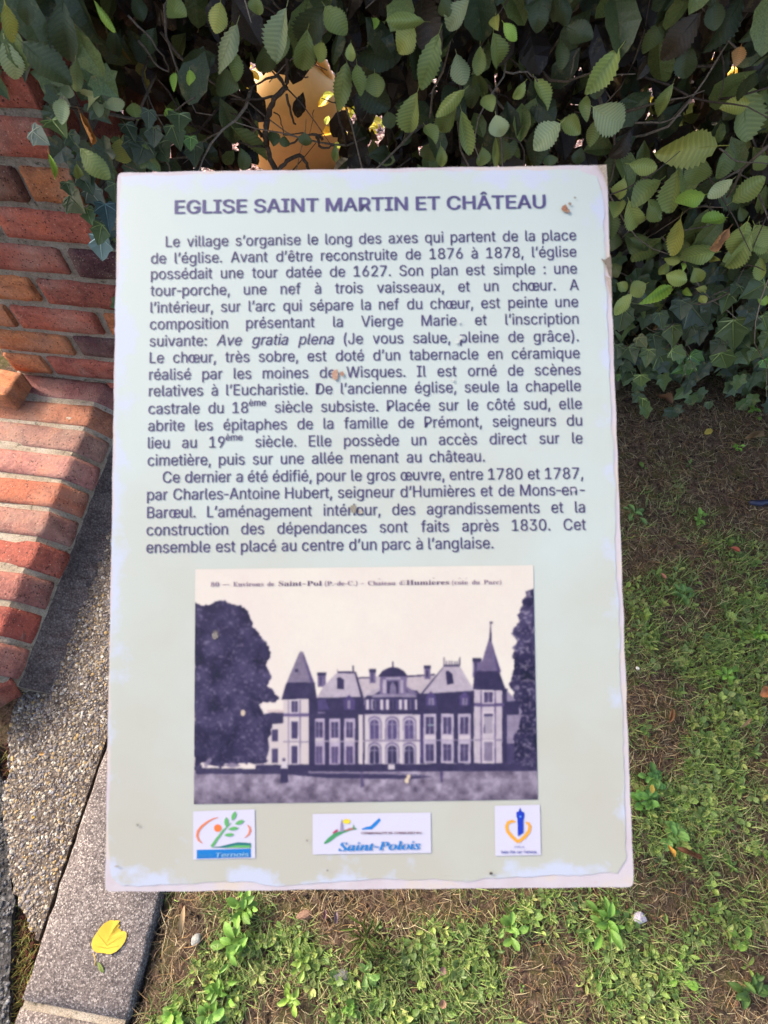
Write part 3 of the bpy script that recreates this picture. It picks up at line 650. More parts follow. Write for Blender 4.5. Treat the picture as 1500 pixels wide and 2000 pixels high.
# ------------------------------------------------------------------ ivy
iv_r = empty('ivy', Vector((.7, 1.0, 0)), 'dark green ivy with pale veins trailing at the foot of the hedge on the right', 'ivy')
iv_l = empty('ivy', Vector((-.45, .95, 0)), 'ivy with drooping pointed leaves hanging over the right side of the brick pier', 'ivy')
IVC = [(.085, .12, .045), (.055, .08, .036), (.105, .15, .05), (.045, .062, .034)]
IVB = (.10, .19, .055); IVP = (.19, .22, .16)
def ivy(root, l, s, ox, oy, Y):
    for (x, y, w_, ang, c) in l:
        X_, Y_ = ox+x/s, oy+y/s; L = w_/s*1.0
        b = (X_-math.sin(rad(ang))*L*.5, Y_-math.cos(rad(ang))*L*.5); t = (X_+math.sin(rad(ang))*L*.5, Y_+math.cos(rad(ang))*L*.5)
        yy = Y+random.uniform(-.03, .02); pb = atY(b[0], b[1], yy); pt = atY(t[0], t[1], yy-random.uniform(.01, .04)); LL = (pt-pb).length
        nrm = (EYEP-pb).normalized()+Vector((random.uniform(-.4, .4), random.uniform(-.2, .2), random.uniform(-.1, .5)))
        k = random.uniform(.85, 1.15)
        link('leaf', random.choice(IV), root, Matrix.Translation(-root.location) @ frame(pb, pt-pb, nrm, LL, LL*random.uniform(.85, 1.1)), (c[0]*k, c[1]*k, c[2]*k, 1))
a_, b_, c_, d_ = IVC
ivy(iv_r, [(1065, 560, 190, -60, a_), (890, 640, 130, -20, a_), (210, 760, 170, -10, b_), (470, 760, 120, 10, b_), (545, 860, 150, 0, a_), (720, 720, 200, 40, d_), (940, 850, 210, 0, a_), (380, 1000, 120, -10, a_), (490, 1030, 150, 30, a_), (710, 1010, 120, 60, IVB), (610, 1070, 150, -70, IVB), (880, 1020, 130, 20, c_), (830, 930, 140, -40, d_), (1065, 985, 100, -30, c_), (1150, 780, 130, 20, c_), (1150, 890, 120, -20, c_), (1160, 1040, 80, 30, IVB), (590, 970, 120, 70, c_), (340, 1150, 90, 0, c_), (240, 1110, 100, -30, b_), (780, 1310, 55, 0, b_), (350, 900, 100, 40, (.12, .13, .05)), (640, 830, 130, -30, d_), (430, 900, 120, 10, b_), (280, 980, 120, 20, b_), (1010, 900, 110, 50, b_), (720, 860, 120, 0, d_), (350, 650, 170, 80, d_), (1050, 760, 120, -60, d_), (600, 690, 140, 0, d_), (350, 1290, 60, 0, c_), (260, 1060, 90, 60, b_), (185, 960, 100, 0, b_), (950, 560, 90, -40, b_), (190, 1130, 50, 0, IVB), (590, 1010, 75, 0, IVB)], 3.3333, 1150, 400, .955)
ivy(iv_l, [(380, 780, 110, 40, IVP), (420, 850, 110, 10, (.05, .09, .09)), (690, 540, 110, 20, a_), (745, 565, 60, 0, IVB), (600, 540, 90, 0, d_), (550, 600, 100, -20, d_), (510, 520, 80, 30, d_), (290, 560, 90, 30, b_), (330, 610, 90, 20, c_), (430, 690, 80, 20, c_), (340, 720, 120, 30, b_), (300, 800, 90, 40, b_), (450, 760, 90, 0, b_), (350, 850, 80, 20, c_), (420, 900, 100, 10, (.06, .10, .09)), (395, 975, 110, 5, (.17, .25, .23)), (445, 850, 60, 60, IVP), (230, 500, 80, 40, c_), (160, 540, 90, 50, IVP), (520, 590, 100, 0, d_), (640, 600, 90, 30, b_), (270, 740, 60, 20, b_), (390, 920, 90, -10, c_), (760, 610, 90, 0, d_), (580, 470, 80, 0, d_), (700, 480, 70, 0, b_)], 2, 0, 0, .90)
mb = MB()
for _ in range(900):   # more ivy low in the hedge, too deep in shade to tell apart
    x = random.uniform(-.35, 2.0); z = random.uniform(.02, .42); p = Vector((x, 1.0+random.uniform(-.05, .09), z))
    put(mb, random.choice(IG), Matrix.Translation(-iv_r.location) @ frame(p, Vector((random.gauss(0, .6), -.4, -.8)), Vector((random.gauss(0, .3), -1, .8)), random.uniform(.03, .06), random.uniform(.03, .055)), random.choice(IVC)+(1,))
for _ in range(160):
    z = random.uniform(.3, 1.15); x = -.42+random.uniform(-.12, .1)-.18*max(0, z-.6); p = Vector((x, .93+random.uniform(-.05, .02), z))
    px_, py_ = pix(p)
    if px_ < 235-(470-min(470, py_))*.62 + random.uniform(-14, 8) and py_ > 120: continue
    put(mb, random.choice(IG), Matrix.Translation(-iv_r.location) @ frame(p, Vector((random.gauss(0, .5), -.3, -.8)), Vector((random.gauss(0, .3), -1, .6)), random.uniform(.03, .055), random.uniform(.03, .05)), random.choice(IVC)+(1,))
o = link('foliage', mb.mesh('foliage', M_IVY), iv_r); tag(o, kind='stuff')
# leaves hanging from above at the upper left, over the pier
mb = MB(); lp = Vector((-.75, .95, 1.2))
for _ in range(420):
    x = random.uniform(-1.25, -.38); z = random.uniform(.86, 1.5); p = Vector((x, .93+random.uniform(-.06, .25), z)); px_, py_ = pix(p)
    if py_ > 150-px_*.1 and px_ < 150: continue
    L = random.uniform(.05, .09); c = random.choice((DARKG, DARKG, DIMG, MIDG)); put(mb, random.choice(HG), Matrix.Translation(-HEDGE0) @ frame(p, Vector((random.gauss(.1, .5), -.3, -.8)), Vector((random.gauss(0, .4), -1, .6)), L, L*.55), c+(1,))
o = link('foliage', mb.mesh('foliage', M_LEAF), hedge); tag(o, kind='stuff')
# dead curled leaves caught in the hedge
def dead_mesh(seed, curl=1.6, kind='hornbeam'):
    rn = random.Random(seed); vs, fs = leaf_geo(kind, 12, .3, .3, seed, .08, .02); out = []
    for (x, y, z) in vs:
        a0 = x*curl*2.4; r = 1/(curl*2.4); out.append((math.sin(a0)*r, y, (1-math.cos(a0))*r+z*.5+.06*math.sin(y*7+seed)))
    mb = MB(); mb.add(out, fs, (1, 1, 1, 1)); tube(mb, [(0, -.18, .02), (0, 0, 0), (0, .5, .01), (0, .95, 0)], [.012, .012, .009, .003], 4, (.8, .7, .6, 1)); return mb.mesh('dead_leaf', M_DEAD, True)
DL = [dead_mesh(s, c) for s, c in ((1, 1.2), (2, 2.2), (3, .6))]
def dead_hanging(label, b, t, wpx, Y, col, k):
    pb, pt = atY(b[0], b[1], Y), atY(t[0], t[1], Y-.01); L = (pt-pb).length; dep = (pb-EYEP).dot(A)
    o = link('dead_leaf', DL[k], None, frame(pb, pt-pb, (EYEP-pb)+Vector((.4, 0, 0)), L, wpx/FPX*dep), col); return tag(o, label, 'leaf')
dead_hanging('rusty brown curled leaf hanging among the twigs above the brick pier', (155, 218), (182, 284), 26, .87, (.50, .22, .06, 1), 1)
dead_hanging('orange brown rolled leaf caught in the hedge right of the sign top', (1425, 445), (1388, 490), 44, .88, (.50, .27, .13, 1), 1)
# ------------------------------------------------------------------ beyond the hedge
pot = empty('ochre_container', Vector((-.285, 2.0, 0)), 'ochre yellow plastic container with sloping shoulder seen through the gap in the hedge', 'container')
def lathe(mb, prof, n=28, sx=1, sy=1, col=(1, 1, 1, 1), jit=0):
    vs = []; m_ = len(prof)
    for i in range(n):
        a0 = 2*math.pi*i/n
        for (r, z) in prof:
            e = 1/(abs(math.cos(a0))**3+abs(math.sin(a0))**3)**(1/3)
            vs.append((math.cos(a0)*r*sx*e, math.sin(a0)*r*sy*e, z))
    fs = [(i*m_+k, ((i+1) % n)*m_+k, ((i+1) % n)*m_+k+1, i*m_+k+1) for i in range(n) for k in range(m_-1)]
    mb.add(vs, fs, col)
mb = MB(); lathe(mb, [(.001, 0), (.098, 0), (.105, .01), (.108, .20), (.10, .225), (.085, .25), (.06, .28), (.036, .305), (.034, .335)], 32, 1.44, .85)
b0 = link('body', mb.mesh('body', M_YELLOW, True), pot, None, (.60, .33, .10, 1))
mb = MB(); lathe(mb, [(.038, .33), (.042, .332), (.042, .355), (.02, .362), (.001, .362)], 24); link('cap', mb.mesh('cap', M_YELLOW, True), pot, None, (.75, .42, .12, 1))
mb = MB(); tube(mb, [(.02, 0, .315), (.06, 0, .318), (.10, 0, .29), (.115, 0, .25), (.108, 0, .21)], [.012, .013, .013, .013, .012], 8); link('handle', mb.mesh('handle', M_YELLOW, True), pot, None, (.70, .36, .09, 1))
ylw = empty('yellow_shrub', Vector((.02, 1.75, 0)), 'low shrub with bright yellow autumn leaves behind the gap in the hedge', 'shrub')
mb = MB()
for _ in range(150):
    px_, py_ = random.choice(((random.uniform(640, 760), random.uniform(175, 300)), (random.uniform(400, 500), random.uniform(60, 330)), (random.uniform(1220, 1460), random.uniform(90, 240))))
    p = atY(px_, py_, 1.72+random.uniform(-.06, .1)); L = random.uniform(.02, .045)
    put(mb, random.choice(HG), Matrix.Translation(-ylw.location) @ frame(p, Vector((random.gauss(0, 1), random.gauss(0, .5), -.3)), Vector((random.gauss(-.3, .5), -.5, 1)), L, L*.6), random.choice(((.62, .50, .03, 1), (.45, .48, .05, 1), (.7, .42, .05, 1))))
link('leaves', mb.mesh('leaves', M_LEAF), ylw)['kind'] = 'stuff'
mb = MB()
for dx in (-.5, -.05, .12, 1.0): 
    pts, rs = wander(Vector((dx, 0, 0)), Vector((0, 0, 1)), .6, .006, .002, 6, .2); tube(mb, pts, rs, 5, (.1, .07, .05, 1))
link('stems', mb.mesh('stems', M_BARK), ylw)['kind'] = 'stuff'
# ------------------------------------------------------------------ lawn: grass, straw, weeds, litter
def lawn_ok(x, y): return (Vector((x, y, 0))-K0).dot(kn) > KW+.006 and y < 1.32
def lawn_pt():
    while True:
        x = random.uniform(-.42, 1.25) if random.random() < .93 else random.uniform(-.42, 1.6); y = random.uniform(-.42, 1.15)
        if lawn_ok(x, y):
            px_, py_ = pix(Vector((x, y, 0)))
            if 300 < px_ < 1150 and 360 < py_ < 1660 and random.random() < .72: continue   # hidden right under the sign: thinner
            return x, y, px_, py_
LUSH = [(480, 1790, 60), (450, 1880, 60), (340, 1985, 55), (420, 1985, 50), (1290, 1545, 75), (1340, 1610, 80), (1420, 1650, 90), (1190, 1790, 55), (1160, 1830, 50), (1420, 1330, 90), (1380, 1290, 70), (1460, 1230, 70), (885, 1830, 45), (880, 1900, 60), (935, 1910, 60), (600, 1860, 60), (1010, 1800, 60), (1440, 1780, 90), (1330, 1160, 40), (1250, 1440, 50), (1240, 1230, 60), (1400, 1480, 70), (1350, 1000, 60), (700, 1960, 60), (790, 1980, 50), (1230, 1920, 70)]
BARE = [(1330, 850, 150), (1450, 930, 90), (640, 1780, 70), (560, 1960, 60), (1290, 1760, 45), (820, 1770, 60), (1440, 1930, 90), (1230, 1100, 40), (1300, 1470, 50), (1040, 1900, 50), (350, 1830, 60), (1400, 1130, 50)]
def density(x, y, px_, py_):
    d = .40+1.15*noise.noise(Vector((x*7, y*7, 3)))+.5*noise.noise(Vector((x*22, y*22, 8)))
    for a0, b0_, r in LUSH:
        q = ((px_-a0)**2+(py_-b0_)**2)/(r*r)
        if q < 1.6: d += .8*math.exp(-q*1.3)
    for a0, b0_, r in BARE:
        q = ((px_-a0)**2+(py_-b0_)**2)/(r*r)
        if q < 2: d -= .8*math.exp(-q)
    if y > .62: d -= (y-.62)*1.8
    return d
def blade(mb, x, y, z, L, wd, lean, az, col, curve=.6, seg=3, twist=0):
    dx, dy = math.cos(az), math.sin(az); sx, sy = -dy*wd/2, dx*wd/2; vs = []; px_, py_, pz = x, y, z; an = lean
    for i in range(seg+1):
        t = i/seg; k = 1-t*t*.9
        vs += [(px_-sx*k, py_-sy*k, pz), (px_+sx*k, py_+sy*k, pz)]
        px_ += dx*math.sin(an)*L/seg; py_ += dy*math.sin(an)*L/seg; pz += math.cos(an)*L/seg; an += curve/seg
        if pz < z-.001: pz = z
        if twist: az += twist; dx, dy = math.cos(az), math.sin(az)
    mb.add(vs, [(2*i, 2*i+1, 2*i+3, 2*i+2) for i in range(seg)], col)
GC = [(.12, .20, .045), (.17, .27, .06), (.085, .15, .035), (.24, .31, .09), (.15, .21, .06), (.30, .31, .13)]
mb = MB(); n = 0
while n < 33000:
    x, y, px_, py_ = lawn_pt(); d = density(x, y, px_, py_)
    if random.random() > d*1.05-.04: continue
    c = random.choice(GC); k = random.uniform(.75, 1.25)
    blade(mb, x, y, ground_h(x, y)-.002, random.uniform(.012, .038), random.uniform(.0008, .0019), random.uniform(.2, 1.15), random.random()*6.28, (c[0]*k, c[1]*k, c[2]*k, 1), random.uniform(.2, 1.1), 3, random.gauss(0, .2)); n += 1
tag(link('grass', mb.mesh('grass', M_GRASS, True)), 'short patchy green grass growing beside the kerb', 'grass', kind='stuff')
mb = MB(); n = 0
SCOL = [(.46, .36, .20), (.36, .26, .14), (.58, .48, .28), (.22, .13, .08), (.30, .20, .11), (.16, .10, .06), (.40, .24, .10)]
while n < 32000:
    x, y, px_, py_ = lawn_pt(); d = density(x, y, px_, py_)
    if random.random() < d-.15: continue
    c = random.choice(SCOL); k = random.uniform(.3, 1.1)
    blade(mb, x, y, ground_h(x, y)+random.uniform(0, .006), random.uniform(.008, .042), random.uniform(.0005, .0014), random.uniform(1.2, 1.6), random.random()*6.28, (c[0]*k, c[1]*k, c[2]*k, 1), random.uniform(-.3, .6), 4, random.gauss(0, .45)); n += 1
tag(link('dry_grass', mb.mesh('dry_grass', M_GRASS, True)), 'dead straw coloured stalks matted over the bare soil', 'dry grass', kind='stuff')
pos = []
for _ in range(7000):
    x, y, _, _ = lawn_pt(); pos.append((x, y, ground_h(x, y)))
tag(pebbles('soil_crumbs', pos, (.0012, .0055), [(.05, .032, .022), (.08, .05, .035), (.03, .02, .015), (.11, .08, .055), (.14, .07, .045)], M_CRUMB, .8, .2), 'dark brown crumbs of soil between the grass', 'soil', kind='stuff')
WG_ = [leaf_geo('weed', 5, f, c, 70+s, .02, .0) for s, (f, c) in enumerate(((.25, .35), (.1, .5), (.4, .2)))]
WC = [(.17, .26, .05), (.13, .22, .045), (.24, .33, .075), (.10, .17, .04), (.28, .33, .09), (.15, .22, .07)]
def rosette(mb, x, y, z, r, n, col, rise=.5, wr=.45):
    a0 = random.random()*6
    for i in range(n):
        az = a0+i*2.4+random.uniform(-.3, .3); L = r*random.uniform(.6, 1.1); e = random.uniform(.08, rise)
        d = Vector((math.cos(az)*math.cos(e), math.sin(az)*math.cos(e), math.sin(e))); k = random.uniform(.75, 1.25)
        put(mb, random.choice(WG_), frame(Vector((x, y, z))+d*.001, d, Vector((-d.x*.6+random.gauss(0, .15), -d.y*.6+random.gauss(0, .15), 1)), L, L*wr*random.uniform(.8, 1.25)), (col[0]*k, col[1]*k, col[2]*k, 1))
mb = MB(); n = 0
while n < 1900:
    x, y, px_, py_ = lawn_pt(); d = density(x, y, px_, py_)
    if random.random() > (d-.35)*1.1: 
        if random.random() > .004: continue
    rosette(mb, x, y, ground_h(x, y)+.001, random.uniform(.007, .02), random.randint(3, 7), random.choice(WC), .9, random.choice((.45, .6, .3))); n += 1
tag(link('weeds', mb.mesh('weeds', M_WEED, True)), 'small round leaved weeds scattered through the grass', 'weeds', kind='stuff')
# yellowish grass and moss in the gap between pavement, kerb and road
mb = MB()
for _ in range(650):
    px_ = random.gauss(38, 12); py_ = random.uniform(1740, 2010) if random.random() < .8 else random.uniform(1450, 1700)
    if py_ < 1700: px_ = random.gauss(12, 4)
    p = at(px_, py_); c = random.choice(((.2, .2, .04), (.28, .24, .06), (.12, .15, .03), (.2, .1, .04), (.16, .07, .04)))
    blade(mb, p.x, p.y, -.018, random.uniform(.012, .03), random.uniform(.0008, .0016), random.uniform(.1, 1.3), random.random()*6.28, c+(1,))
tag(link('gap_grass', mb.mesh('gap_grass', M_GRASS, True)), 'thin yellowish grass in the gap between the kerb and the road', 'grass', kind='stuff')
mb_pos = []
for _ in range(1800):
    t = random.random(); px_ = 14+(t**1.5)*32+random.gauss(0, 9); py_ = 1440+t*570; p = at(px_, py_); mb_pos.append((p.x, p.y, -.019))
tag(pebbles('gap_litter', mb_pos, (.0015, .005), [(.15, .045, .03), (.10, .03, .02), (.07, .025, .02), (.2, .08, .05), (.05, .025, .02)], M_CRUMB, .8, .2), 'reddish brown crumbs and moss filling the gap beside the kerb', 'litter', kind='stuff')

# plants that can be told apart
def plant(label, px_, py_, r, n, col, wr=.5, rise=.45, cat='weed'):
    r *= .60; n = int(n*1.5)+(n > 2); p = at(px_, py_, .003); root = empty('broadleaf_weed', p, label, cat, 'separate weeds growing in the lawn')
    a0 = random.random()*6
    me_c = [MB() for _ in range(3)]; mes = []
    for i in range(3):
        vs, fs = leaf_geo('weed', 9, .25, (.2, .45, .6)[i], 90+i, .02, .006); me_c[i].add(vs, fs, (1, 1, 1, 1))
        tube(me_c[i], [(0, -.1, 0), (0, .3, -.0), (0, .9, -.05)], [.02, .014, .004], 4, (1.5, 1.4, 1.2, 1)); mes.append(me_c[i].mesh('weed_leaf', M_WEED, True))
    for i in range(n):
        az = a0+i*2*math.pi/n*1.02+random.uniform(-.25, .25); L = r*random.uniform(.5, 1.15); e = random.uniform(.08, rise)
        d = Vector((math.cos(az)*math.cos(e), math.sin(az)*math.cos(e), math.sin(e))); k = random.uniform(.75, 1.35)
        link('leaf', random.choice(mes), root, frame(d*L*.1+Vector((random.gauss(0, .25)*r, random.gauss(0, .25)*r, .002+.001*i)), d, Vector((-d.x*.5, -d.y*.5, 1)), L, L*wr), (col[0]*k*1.05, col[1]*k*.9, col[2]*k*.85, 1))
    return root
plant('plantain rosette with seven broad leaves in the grass beside the right edge of the sign', 1330, 1162, .036, 8, (.09, .21, .06), .5, .35)
plant('pale plantain with long leaves lying flat near the upper right edge of the sign', 1240, 1007, .04, 5, (.12, .26, .08), .42, .3)
plant('bright green seedling cluster on bare soil near the brown curled leaf', 1436, 877, .018, 8, (.16, .38, .05), .6, .6)
plant('lime green leafy plant at the foot of the hedge', 1465, 805, .04, 7, (.14, .30, .05), .6, .6)
plant('clump of round leaves with a bare stalk in the upper lawn', 1362, 1015, .03, 8, (.13, .30, .05), .55, .5)
plant('tall leafy weed clump under the lower left of the sign', 478, 1775, .045, 11, (.12, .28, .05), .42, 1.0)
plant('second leafy weed clump, larger, just below the sign left of the straw', 462, 1835, .05, 11, (.12, .28, .05), .42, .9)
plant('narrow leaved weed at the bottom of the lawn near the kerb', 430, 1925, .045, 9, (.11, .27, .04), .36, 1.0)
plant('round leaved weed in the bottom left corner of the lawn', 345, 1985, .035, 11, (.13, .30, .05), .6, .9)
plant('round leaved weed on the lawn bottom, second from the kerb', 418, 1985, .035, 10, (.14, .33, .06), .6, .9)
plant('grassy tuft of long narrow blades under the middle of the sign', 712, 1832, .06, 18, (.10, .17, .045), .09, .9)
plant('second tuft of long narrow blades right of the middle of the sign', 745, 1870, .05, 14, (.09, .16, .05), .10, .9)
plant('flat green rosette between the two grass tufts and the dark stone', 722, 1900, .032, 6, (.12, .27, .07), .5, .4)
plant('small upright seedlings at the bottom centre of the lawn', 685, 1965, .03, 10, (.13, .30, .05), .5, 1.1)
plant('leafy weed under the right part of the sign edge', 1180, 1800, .05, 11, (.11, .27, .045), .4, .8)
plant('dense clover like clump below the right corner of the sign', 1262, 1560, .035, 12, (.09, .24, .045), .6, .7)
plant('dense dark green clump touching the right edge of the sign', 1272, 1520, .035, 12, (.08, .22, .05), .6, .7)
plant('round leaf weed next to the brown fallen leaf', 1310, 1630, .04, 8, (.11, .26, .06), .55, .5)
plant('single long stalked leaf lying on dark soil at the lower right', 1320, 1900, .05, 2, (.16, .36, .05), .5, .2)
plant('pair of pale oval leaves near the right frame edge', 1450, 1825, .035, 3, (.15, .33, .05), .55, .4)
plant('dark green clump in the shaded lower right corner', 1460, 1930, .05, 10, (.06, .14, .03), .4, .9)
plant('oval leaved weed with two big round leaves in the middle right lawn', 1418, 1322, .03, 7, (.14, .34, .05), .6, .5)
plant('pointed weed clump at the right frame edge', 1475, 1240, .035, 9, (.12, .30, .04), .45, .7)
plant('light green weed under the right third of the sign', 1000, 1815, .035, 8, (.12, .27, .05), .5, .8)
plant('low weed spreading below the lettering side of the sign bottom', 590, 1880, .03, 8, (.15, .28, .05), .5, .8)
plant('yellowish seedlings at the bottom left of the lawn centre', 570, 1950, .03, 9, (.17, .32, .05), .5, .8)

# fallen leaves and small litter
def leaf_flat(seed, notch=False, kind='hornbeam'):
    vs, fs = leaf_geo(kind, 16, .08, .15, seed, .03, .004); vs = [list(v) for v in vs]
    if notch:
        for v in vs:
            if v[1] > .55 and v[0] > .12: v[1] -= .22*(v[0]-.12)*3; 
            if v[1] < .12 and v[0] > .05: v[1] += .06
    mb = MB(); mb.add(vs, fs, (1, 1, 1, 1)); tube(mb, [(0, 0, .008), (.0, .5, .012), (.0, .95, .01)], [.009, .006, .002], 4, (.85, .8, .5, 1)); return mb.mesh('fallen_leaf', M_DEAD, True)
def fallen(label, b, t, wpx, col, me, z=.02, tilt=0, name='fallen_leaf'):
    if 'bright' not in label: col = (col[0]*.62, col[1]*.7, col[2]*.85, 1)
    pb, pt = at(b[0], b[1], z), at(t[0], t[1], z); L = (pt-pb).length; dep = (pb-EYEP).dot(A)
    o = link(name, me, None, frame(pb, pt-pb+Vector((0, 0, tilt*L)), Vector((.05, -.1, 1)), L, wpx/FPX*dep), col); return tag(o, label, 'leaf', 'fallen leaves lying on the ground')
def yellow_leaf():
    out = [(0, 0), (-.10, .01), (-.30, .04), (-.40, .12), (-.47, .28), (-.45, .45), (-.36, .60), (-.26, .78), (-.16, .90), (-.02, .98), (.06, .985), (.10, .955), (.20, .97), (.28, .94), (.245, .86), (.30, .80), (.26, .74), (.36, .66), (.33, .62), (.45, .63), (.52, .58), (.54, .44), (.50, .30), (.42, .16), (.30, .04), (.14, -.03), (.02, -.02)]
    mb = MB(); n = len(out); c0 = (0, .45)
    ring = lambda k, zz: [(c0[0]+(x-c0[0])*k, c0[1]+(y-c0[1])*k, zz+.035*math.sin(6*x+4*y)*k+.10*x*x*k+.05*max(0, y-.5)*k) for x, y in out]
    vs = [(0, .45, .0)]+ring(.5, .006)+ring(1, .0)
    fs = [(0, 1+i, 1+(i+1) % n) for i in range(n)]+[(1+i, 1+n+i, 1+n+(i+1) % n, 1+(i+1) % n) for i in range(n)]
    mb.add(vs, fs, (1, 1, 1, 1)); tube(mb, [(-.36, .02, .005), (-.30, -.1, .0), (-.27, -.34, .0)], [.012, .012, .012], 5, (.9, .85, .5, 1))
    for e in ((.25, .9), (-.35, .6), (.45, .5), (-.40, .25), (.40, .2)): tube(mb, [(-.02, .1+e[1]*.25, .03), (e[0]*.9, e[1], .035)], [.007, .003], 3, (.86, .8, .55, 1))
    return mb.mesh('fallen_leaf', M_DEAD, True)
yl = fallen('bright yellow fallen leaf with a torn edge lying on the concrete kerb', (207, 1862), (216, 1796), 66, (.58, .385, .035, 1), yellow_leaf(), .019)
F = [leaf_flat(s) for s in (5, 8, 11)]
F[1], F[2] = DL[2], DL[0]
OR, TAN, YEL = (.42, .19, .08, 1), (.48, .30, .14, 1), (.62, .42, .06, 1)
fallen('orange brown folded leaf at the foot of the hedge', (1285, 772), (1312, 792), 22, OR, DL[2], .015, .3)
fallen('tan curled leaf on bare soil at the right frame edge', (1492, 850), (1450, 862), 26, (.48, .27, .11, 1), DL[1], .012, .2)
fallen('tiny yellow leaf on the bare soil below the ivy', (1376, 848), (1390, 840), 12, YEL, F[0], .012, .2)
fallen('brown rolled leaf in the grass right of the lower sign corner', (1372, 1676), (1322, 1656), 27, (.30, .12, .055, 1), DL[1], .022, .05)
fallen('thin orange leaf touching the brown rolled leaf', (1305, 1650), (1318, 1675), 10, (.75, .36, .05, 1), F[1], .018, .1)
fallen('orange leaf scrap at the right edge beside the clover', (1502, 1342), (1486, 1360), 24, (.66, .22, .07, 1), F[1], .02, .1)
fallen('small red leaf scrap on the upper right lawn', (1427, 1070), (1444, 1078), 14, (.60, .14, .07, 1), F[2], .014, .1)
fallen('small coral leaf scrap right of the sign edge', (1290, 1120), (1300, 1133), 10, (.60, .24, .14, 1), F[2], .014, .1)
fallen('small yellow orange leaf upright in the clover by the sign', (1274, 1532), (1272, 1550), 11, YEL, F[0], .03, .2)
fallen('long tan leaf standing by the kerb under the sign corner', (352, 1828), (361, 1768), 11, TAN, F[0], .012, .12)
fallen('brown orange leaf in the straw right of the sign', (1312, 1382), (1306, 1412), 12, OR, DL[0], .014, .1)
fallen('tan stalk like leaf in the lower right lawn', (1470, 1402), (1446, 1422), 6, (.45, .26, .12, 1), F[0], .014, .05)
fallen('small brown leaf at the bottom centre right of the lawn', (868, 1952), (860, 1968), 22, (.40, .20, .11, 1), F[2], .014, .05)
fallen('pinkish brown leaf scrap below the sign centre right', (860, 1905), (868, 1888), 16, (.34, .17, .12, 1), F[1], .014, .05)
fallen('mauve grey leaf just under the sign middle', (656, 1806), (657, 1780), 9, (.24, .15, .15, 1), F[1], .014, .1)
fallen('mauve brown leaf beside the grey one under the sign middle', (634, 1796), (635, 1776), 10, (.28, .13, .12, 1), F[2], .014, .1)
fallen('green narrow leaf lying on the kerb below the yellow leaf', (190, 1878), (202, 1900), 8, (.22, .26, .05, 1), F[0], .019, .02)
fallen('ochre scrap on the rough pavement left of the kerb', (62, 1597), (68, 1594), 9, (.6, .35, .05, 1), F[2], .014, .1)
fallen('orange scrap on the rough pavement further up', (77, 1473), (88, 1472), 9, (.65, .33, .1, 1), F[2], .014, .1)
def stone(label, px_, py_, r, col, seed, sc=(1, .8, .5), name='stone', cat='stone'):
    rn = random.Random(seed); mb = MB(); vs = []
    # subdivided icosahedron
    V = [v.copy() for v in ICO_V]; Fc = list(ICO_F); cache = {}
    def midp(a0, b0_):
        k = (min(a0, b0_), max(a0, b0_))
        if k not in cache: V.append(((V[a0]+V[b0_])/2).normalized()); cache[k] = len(V)-1
        return cache[k]
    F2 = []
    for a0, b0_, c0 in Fc: ab, bc, ca = midp(a0, b0_), midp(b0_, c0), midp(c0, a0); F2 += [(a0, ab, ca), (b0_, bc, ab), (c0, ca, bc), (ab, bc, ca)]
    vs = [Vector((v.x*sc[0], v.y*sc[1], v.z*sc[2]))*r*(1+.28*noise.noise(v*1.7+Vector((seed, 0, 0)))) for v in V]
    mb.add(vs, F2, (1, 1, 1, 1)); p = at(px_, py_, .004+r*sc[2]*.4)
    o = link(name, mb.mesh(name, M_PEB), None, Matrix.Translation(p) @ Matrix.Rotation(seed, 4, 'Z'), col); return tag(o, label, cat, 'loose stones on the soil and kerb')
stone('pale lilac grey stone in the soil below the right sign corner', 1249, 1792, .012, (.34, .31, .36, 1), 3.2)
stone('dark grey slate stone below the sign centre', 668, 1906, .016, (.12, .12, .125, 1), 1.45, (.6, 1, .4))
stone('small grey stone beside the long tan leaf near the kerb', 383, 1835, .010, (.22, .22, .21, 1), 4.1)
stone('white stone chip on the soil beside the right sign edge', 1246, 1306, .005, (.8, .78, .75, 1), 2.2)
stone('round beige stone embedded in the kerb left side', 168, 1626, .010, (.33, .28, .25, 1), .4, (1, .8, .3))
stone('brown stone in the soil under the sign left of centre', 595, 1787, .012, (.16, .09, .06, 1), .2, (1.2, .6, .4))
# blue-black plastic piece
pb = at(1483, 983, .008); mb = MB(); tube(mb, [(-.024, 0, 0), (-.02, .001, .003), (0, -.003, .005), (.012, .002, .003), (.03, 0, .002), (.045, -.002, .0)], [.004, .006, .0075, .0065, .007, .006], 8)
tag(link('plastic_scrap', mb.mesh('plastic_scrap', M_METAL, True), None, Matrix.Translation(pb), (.018, .022, .055, 1)), 'crumpled dark blue plastic scrap on the soil at the right edge', 'litter')
